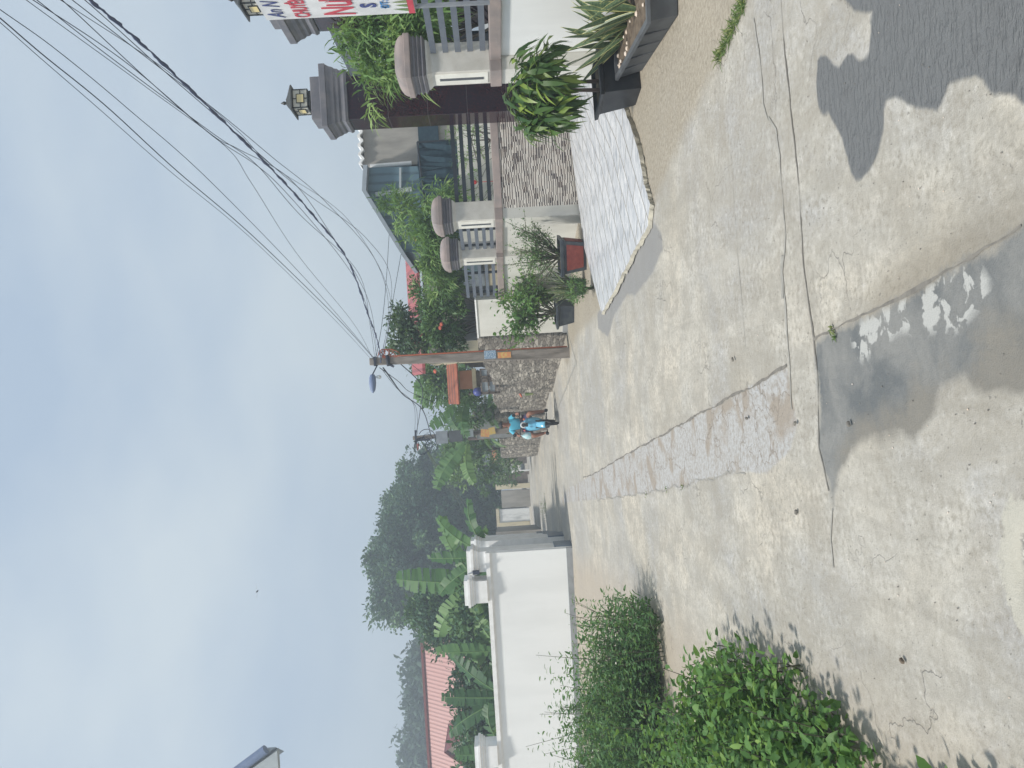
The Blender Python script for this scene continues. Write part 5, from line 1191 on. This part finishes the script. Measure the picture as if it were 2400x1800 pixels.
def banana(label,x,y,h,leaves,seed,name='banana_plant',group=None,r=.10):
    random.seed(seed); root=thing(name,label,'banana plant',(x,y,0),0,group)
    m=MB(); m.tube([(x,y,0),(x+.03,y,h*.5),(x,y,h)],[r,r*.8,r*.5],10); m.build('stem',MAT['stem'],root,smooth=True)
    for (az,el,L_,W_,bend) in leaves:
        m=MB(); rn=[]; banana_leaf(m,(x,y,h-.05),R_(az),R_(el),L_*(1.15 if group else 1.1),W_*(1.1 if group else 1.1),bend,rn,roll=random.uniform(-.5,.5))
        o=m.build('leaf',MAT['leaf_banana'],root,smooth=False); a=o.data.attributes.new('rnd','FLOAT','POINT'); a.data.foreach_set('value',rn)
    return root
G='banana plants behind the long white wall'
BS=1.3
def bx_(x,y,Y): p=at(x,y,Y); return p.x
banana('banana plant with one huge broad upright leaf near the wall corner',bx_(1080,1370,23.),23.,2.3,[(85,80,2.6,.75,.3),(160,62,2.2,.6,.9),(20,55,2.2,.5,1.0),(200,30,2.,.5,1.4),(-20,30,1.8,.5,1.4)],11,group=G,r=.13)
banana('banana plant with narrow arching leaves right of the broad leaved one',bx_(1090,1310,22.),22.,1.9,[(40,68,2.0,.40,.7),(150,70,2.0,.42,.7),(0,50,1.7,.4,1.1),(180,40,1.7,.42,1.2),(95,80,1.9,.4,.3)],12,group=G)
banana('banana plant with a dry leaf beside the first pillar stub',bx_(1100,1455,21.8),21.8,1.7,[(60,60,1.5,.4,1.2),(160,55,1.7,.45,1.),(10,30,1.4,.35,1.6)],13,group=G)
banana('banana plant with an upright leaf against the right part of red roof',bx_(1110,1530,21.8),21.8,1.9,[(90,86,1.7,.5,.15),(10,48,1.7,.45,1.0),(170,50,1.6,.42,1.1),(200,20,1.4,.4,1.3)],14,group=G)
banana('banana plant with wide spreading leaves before the middle of red roof',bx_(1110,1640,21.5),21.5,1.85,[(150,64,2.0,.5,.5),(30,62,2.0,.5,.55),(95,82,1.7,.42,.2),(185,30,1.5,.42,1.2),(-5,30,1.5,.42,1.2)],15,group=G)
banana('banana plant with a single upright leaf next to the left stub',bx_(1110,1772,21.5),21.5,1.9,[(95,86,1.35,.5,.1),(190,50,1.5,.4,1.0),(0,45,1.4,.4,1.1)],16,group=G)
banana('banana plant with broad pale leaves left of the near utility pole',bx_(1060,925,25.4),25.4,2.55,[(60,84,1.75,1.05,.25),(168,62,1.6,.6,.4),(20,75,1.7,.9,.5),(190,35,1.4,.45,1.2),(-25,35,1.3,.45,1.2)],17,r=.12)
banana('banana plant drooping to the left of the far tangled pole',bx_(1080,1030,31.),31.,2.9,[(168,48,2.3,.65,.5),(190,20,1.7,.5,1.0),(20,50,1.6,.5,1.0)],18,r=.12)
random.seed(20)
def palm(label,c,h,n,L_,name='palm'):
    root=thing(name,label,'palm',(c[0],c[1],0)); m=MB(); m.tube([(c[0],c[1],0),(c[0],c[1],h)],[.09,.07],8); m.build('trunk',MAT['bark'],root)
    for k in range(n):
        az=k*2.4; el=random.uniform(.1,1.2); m=MB(); pts=[];p=Vector((c[0],c[1],h));e=el
        for i in range(9): pts.append(p.copy()); p=p+Vector((math.cos(az)*math.cos(e),math.sin(az)*math.cos(e),math.sin(e)))*L_/8; e-=.2
        P=[];D=[]
        for i in range(1,9):
            for s in (-1,1):
                for j in range(3):
                    q=pts[i-1].lerp(pts[i],j/3) ; d=(pts[i]-pts[i-1]).normalized(); sd_=d.cross(Vector((0,0,1))).normalized()*s
                    P.append(q[:]); D.append((sd_+d*.7+Vector((0,0,-.1)))[:])
        leaf_mesh('frond',np.array(P),np.array(D),np.tile([0,0,1.],(len(P),1)),np.full(len(P),L_*.34),np.full(len(P),.03),'leaf_palm',root,.25,'leaf')
    return root
pp_=at(1105,965,27.6); palm('fan of thin palm fronds behind the stone wall by the rider',(pp_.x,27.6),1.75,12,.95)
pp_=at(1085,995,29.5); palm('small palm with arching fronds right of the far pole',(pp_.x,29.5),2.0,10,1.1)
# ------------------------------------------------------------------ motor scooter and rider
random.seed(5)
SY=20.7; SX=gd(1309,991).x
root=thing('motor_scooter','light blue step through motorbike coming down the lane','motorbike',(SX,SY,0))
def V(x,y,z): return Vector((SX+x,SY+y,z))
XR=Matrix.Rotation(R_(90),3,'Y')
def wheel(y):
    m=MB(); R0=.27
    prof=[]
    vs=[];fs=[];n=28;k=8
    for i in range(n):
        a=2*math.pi*i/n
        for j in range(k):
            b=2*math.pi*j/k; rr=R0-.045+.045*math.cos(b); vs.append(V(.04*math.sin(b),y+rr*math.cos(a),R0+rr*math.sin(a)))
    for i in range(n):
        for j in range(k): fs.append((i*k+j,((i+1)%n)*k+j,((i+1)%n)*k+(j+1)%k,i*k+(j+1)%k))
    m.add(vs,fs); t=m.build('wheel',MAT['rubber'],root,smooth=True)
    m=MB(); m.lathe([(.03,-.05),(.05,-.03),(.05,.03),(.03,.05)],V(0,y,R0),12,axis=XR)
    for i in range(8):
        a=2*math.pi*i/8; m.bar(V(0,y,R0),V(0,y+.2*math.cos(a),R0+.2*math.sin(a)),.012,.012)
    m.build('hub',MAT['steel'],t); 
wheel(-.0); wheel(1.22)
m=MB()      # front mudguard, curved shell over wheel
vs=[];fs=[];n=12
for i in range(n+1):
    a=R_(200-150*i/n) if False else R_(20+140*i/n)
    for xx,dr in ((-.085,-.03),(-.06,.015),(0,.03),(.06,.015),(.085,-.03)): vs.append(V(xx,.315*math.cos(a+0)*-1,.28+(.31+dr)*math.sin(a)))
for i in range(n):
    for j in range(4): fs.append((i*5+j,(i+1)*5+j,(i+1)*5+j+1,i*5+j+1))
m.add(vs,fs); o=m.build('front_mudguard',MAT['scooter_blue'],root,smooth=True); s_=o.modifiers.new('s','SOLIDIFY'); s_.thickness=.01
for s in (-1,1):
    m=MB(); m.tube([V(s*.09,0,.27),V(s*.09,.10,.62)],.02,8); m.tube([V(s*.09,.0,.27),V(s*.05,0,.27)],.02,6); m.build('fork',MAT['rubber'],root,smooth=True)
m=MB()      # leg shield: curved panel
vs=[];fs=[]
for i,(z,wd,yy) in enumerate(((.44,.12,.20),(.52,.165,.17),(.66,.19,.17),(.78,.185,.20),(.88,.15,.24),(.94,.10,.27))):
    for t in (-1,-.6,-.2,.2,.6,1): vs.append(V(wd*t,yy+.10*t*t,z))
for i in range(5):
    for j in range(5): fs.append((i*6+j,i*6+j+1,(i+1)*6+j+1,(i+1)*6+j))
m.add(vs,fs); o=m.build('leg_shield',MAT['scooter_blue'],root,smooth=True); s_=o.modifiers.new('s','SOLIDIFY'); s_.thickness=.02
m=MB(); m.box(V(0,.10,.88),(.10,.12,.10),top=.8); m.tube([V(0,.14,.85),V(0,.22,1.02)],.03,8); m.build('head_stock',MAT['rubber'],root)
m=MB(); m.tube([V(-.33,.34,1.04),V(-.20,.26,1.05),V(0,.22,1.0),V(.20,.26,1.05),V(.33,.34,1.04)],.016,8); hb=m.build('handlebar',MAT['rubber'],root,smooth=True)
m=MB(); m.lathe([(.075,-.03),(.085,0),(.07,.012)],V(0,.075,.955),18,axis=Matrix.Rotation(R_(90),3,'X')); hl=m.build('headlight',MAT['white_plastic'],root,smooth=True)
m=MB(); m.lathe([(.05,.0),(.052,.016),(.03,.02)],V(0,.072,.955),16,axis=Matrix.Rotation(R_(90),3,'X')); m.build('lens',MAT['black_plastic'],hl,smooth=True)
for s in (-1,1):
    m=MB(); m.tube([V(s*.22,.26,1.05),V(s*.26,.24,1.17)],.006,6); m.lathe([(.0,-.01),(.05,-.008),(.052,.006),(.02,.01)],V(s*.27,.24,1.20),14,axis=Matrix.Rotation(R_(90),3,'X')); m.build('mirror',MAT['rubber'],root,smooth=True)
    m=MB(); m.lathe([(.02,-.02),(.03,0),(.015,.02)],V(s*.15,.13,.93),10,axis=Matrix.Rotation(R_(90),3,'X')); m.build('indicator',MAT['flower_orange'],root)
    m=MB(); m.bar(V(s*.05,.55,.30),V(s*.28,.55,.29),.05,.03); m.build('footrest',MAT['rubber'],root)
m=MB(); m.tube([V(0,.25,.80),V(0,.45,.50),V(0,.75,.45),V(0,1.2,.55)],[.05,.07,.09,.06],10); m.build('frame',MAT['scooter_blue'],root,smooth=True)
m=MB(); m.box(V(0,.55,.34),(.20,.32,.22)); m.build('engine',MAT['steel'],root,bevel=.03)
m=MB(); m.box(V(0,.98,.76),(.25,.62,.09),top=.85); m.build('seat',MAT['rubber'],root,bevel=.03)
m=MB(); m.box(V(0,1.02,.62),(.20,.5,.18)); m.build('side_cover',MAT['scooter_blue'],root,bevel=.04)
# rider
def skin(name,verts,edges,radii,mat,parent,sub=2,rootv=0):
    me=bpy.data.meshes.new(name); base=wloc(parent) if parent else Vector((0,0,0))
    me.from_pydata([Vector(v)-base for v in verts],edges,[]); o=bpy.data.objects.new(name,me); COL.objects.link(o); o.parent=parent
    md=o.modifiers.new('skin','SKIN'); md.use_smooth_shade=True
    for i,r in enumerate(radii):
        sv=me.skin_vertices[0].data[i]; sv.radius=(r,r) if not isinstance(r,tuple) else r; sv.use_root=(i==rootv)
    s=o.modifiers.new('sub','SUBSURF'); s.levels=sub; s.render_levels=sub
    me.materials.append(MAT[mat]); return o
rider=thing('person','person in a light blue shirt and dark shorts riding the blue motorbike','person',(SX,SY+.8,0))
pv=V(0,.86,.86); ch=V(0,.76,1.22); nk=V(0,.72,1.36); hd=V(0,.68,1.46)
vs=[pv,V(0,.82,1.03),ch,nk,V(0,.70,1.42),V(0,.69,1.50),V(0,.70,1.56)]
ed=[(0,1),(1,2),(2,3),(3,4),(4,5),(5,6)]; ra=[.13,.12,.14,.06,.065,.085,.06]
def addc(frm,pts,rs):
    i0=frm
    for p,r in zip(pts,rs): vs.append(p); ra.append(r); ed.append((i0,len(vs)-1)); i0=len(vs)-1
    return i0
for s in (-1,1):
    addc(2,[V(s*.17,.76,1.27),V(s*.30,.62,1.10),V(s*.31,.42,1.06),V(s*.31,.33,1.055)],[.055,.042,.032,.028])
addc(0,[V(.12,.80,.82),V(.30,.44,.76),V(.31,.50,.52),V(.32,.52,.36),V(.34,.42,.315)],[.09,.07,.055,.038,.032])
addc(0,[V(-.12,.80,.82),V(-.34,.46,.70),V(-.30,.50,.48),V(-.27,.52,.35),V(-.27,.42,.315)],[.09,.07,.055,.038,.032])
body=skin('body',vs,ed,ra,'skin',rider)
# face
m=MB()
for s in (-1,1): m.lathe([(.002,-.006),(.011,0),(.002,.006)],V(s*.03,.603,1.515),8,axis=Matrix.Rotation(R_(90),3,'X'))
m.build('eyes',MAT['hair'],rider,smooth=True)
m=MB(); m.tube([V(0,.612,1.525),V(0,.588,1.485),V(0,.607,1.48)],[.008,.014,.008],8); m.build('nose',MAT['skin'],rider,smooth=True)
m=MB(); m.tube([V(-.025,.612,1.455),V(0,.603,1.452),V(.025,.612,1.455)],[.003,.006,.003],6); m.build('mouth',MAT['red_panel'],rider,smooth=True)
for s in (-1,1): m=MB(); m.lathe([(.004,-.01),(.022,0),(.004,.01)],V(s*.088,.70,1.50),8,axis=XR); m.build('ear',MAT['skin'],rider,smooth=True)
m=MB(); prof=[(.098*math.cos(a),.10*math.sin(a)) for a in [R_(x) for x in (-8,10,30,50,70,88)]]; m.lathe(prof,V(0,.715,1.535),18); 
m.tube([V(-.05,.64,1.55),V(0,.60,1.545),V(.05,.64,1.55)],[.012,.02,.012],6); m.build('cap',MAT['hair'],rider,smooth=True)
# shirt
vs=[V(0,.86,.92),V(0,.82,1.05),V(0,.765,1.22),V(0,.735,1.32)]; ed=[(0,1),(1,2),(2,3)]; ra=[.155,.15,.165,.075]
for s in (-1,1): addc(2,[V(s*.175,.76,1.28),V(s*.265,.67,1.16)],[.075,.065])
skin('shirt',vs,ed,ra,'shirt_blue',rider)
vs=[V(0,.86,.86)]; ed=[]; ra=[.16]
addc(0,[V(.13,.78,.82),V(.25,.56,.785)],[.112,.098]); addc(0,[V(-.13,.78,.82),V(-.27,.56,.74)],[.112,.098])
skin('shorts',vs,ed,ra,'shorts',rider)
for s,fx in ((1,.34),(-1,-.27)):
    m=MB(); m.tube([V(fx,.54,.315),V(fx,.46,.305),V(fx+s*.01,.36,.30),V(fx+s*.015,.30,.30)],[.035,.045,.05,.03],10); m.build('sandal',MAT['rubber'],rider,smooth=True)
    # hand: palm + five fingers wrapped on the grip
    hx=s*.30; vs=[V(hx,.36,1.06),V(hx,.335,1.062)]; ed=[(0,1)]; ra=[.028,.030]
    for k in range(4):
        xx=hx+(-.028+.0185*k); addc(1,[V(xx,.315,1.068),V(xx,.300,1.05),V(xx,.312,1.032)],[.010,.009,.008])
    addc(0,[V(hx-s*.034,.345,1.05),V(hx-s*.04,.322,1.035)],[.011,.009])
    skin('hand',vs,ed,ra,'skin',rider,1)
# bag on the rider's knee side
root=thing('plastic_bag','pale blue and white plastic bag hanging at the left of the motorbike','bag',V(-.33,.28,.88))
m=MB(); c_=V(-.31,.26,.86); m.lathe([(.02,.14),(.05,.10),(.085,.04),(.10,-.03),(.085,-.09),(.03,-.11)],c_,12,rz=.3); m.build('bag_body',MAT['bag_white'],root,smooth=True)
m=MB(); m.tube([c_+Vector((0,0,.12)),V(-.28,.32,1.05)],[.015,.006],6); m.build('handle',MAT['bag_white'],root)
# small orange and green bits hung on the wall near the rider
root=thing('wall_trough','small green trough with a pinkish orange rag on the stone wall','trough',at(1232,915,22.5))
q=at(1240,922,22.5); m=MB(); m.tube([q+Vector((0,0,.12)),q+Vector((0,0,-.12))],[.07,.05],8); m.build('body',MAT['print_green'],root)
q=at(1224,921,22.45); m=MB(); m.tube([q+Vector((-.12,0,.02)),q+Vector((0,0,.08)),q+Vector((.08,0,-.06))],[.02,.05,.03],8); m.build('rag',MAT['flower_orange'],root)
# ------------------------------------------------------------------ haze
m=MB(); m.box((0,0,9.5),(604,604,21)); hz_=m.build('haze',[]); tag(hz_,kind='stuff',label='thin even humid haze in the air',cat='haze')
hm=bpy.data.materials.new('haze_air'); hm.use_nodes=True; t=hm.node_tree; t.nodes.clear(); o=t.nodes.new('ShaderNodeOutputMaterial'); pv_=t.nodes.new('ShaderNodeVolumePrincipled')
pv_.inputs['Color'].default_value=(.80,.90,1,1); pv_.inputs['Density'].default_value=.0066; pv_.inputs['Anisotropy'].default_value=.2
t.links.new(pv_.outputs[0],o.inputs['Volume']); hz_.data.materials.clear(); hz_.data.materials.append(hm)
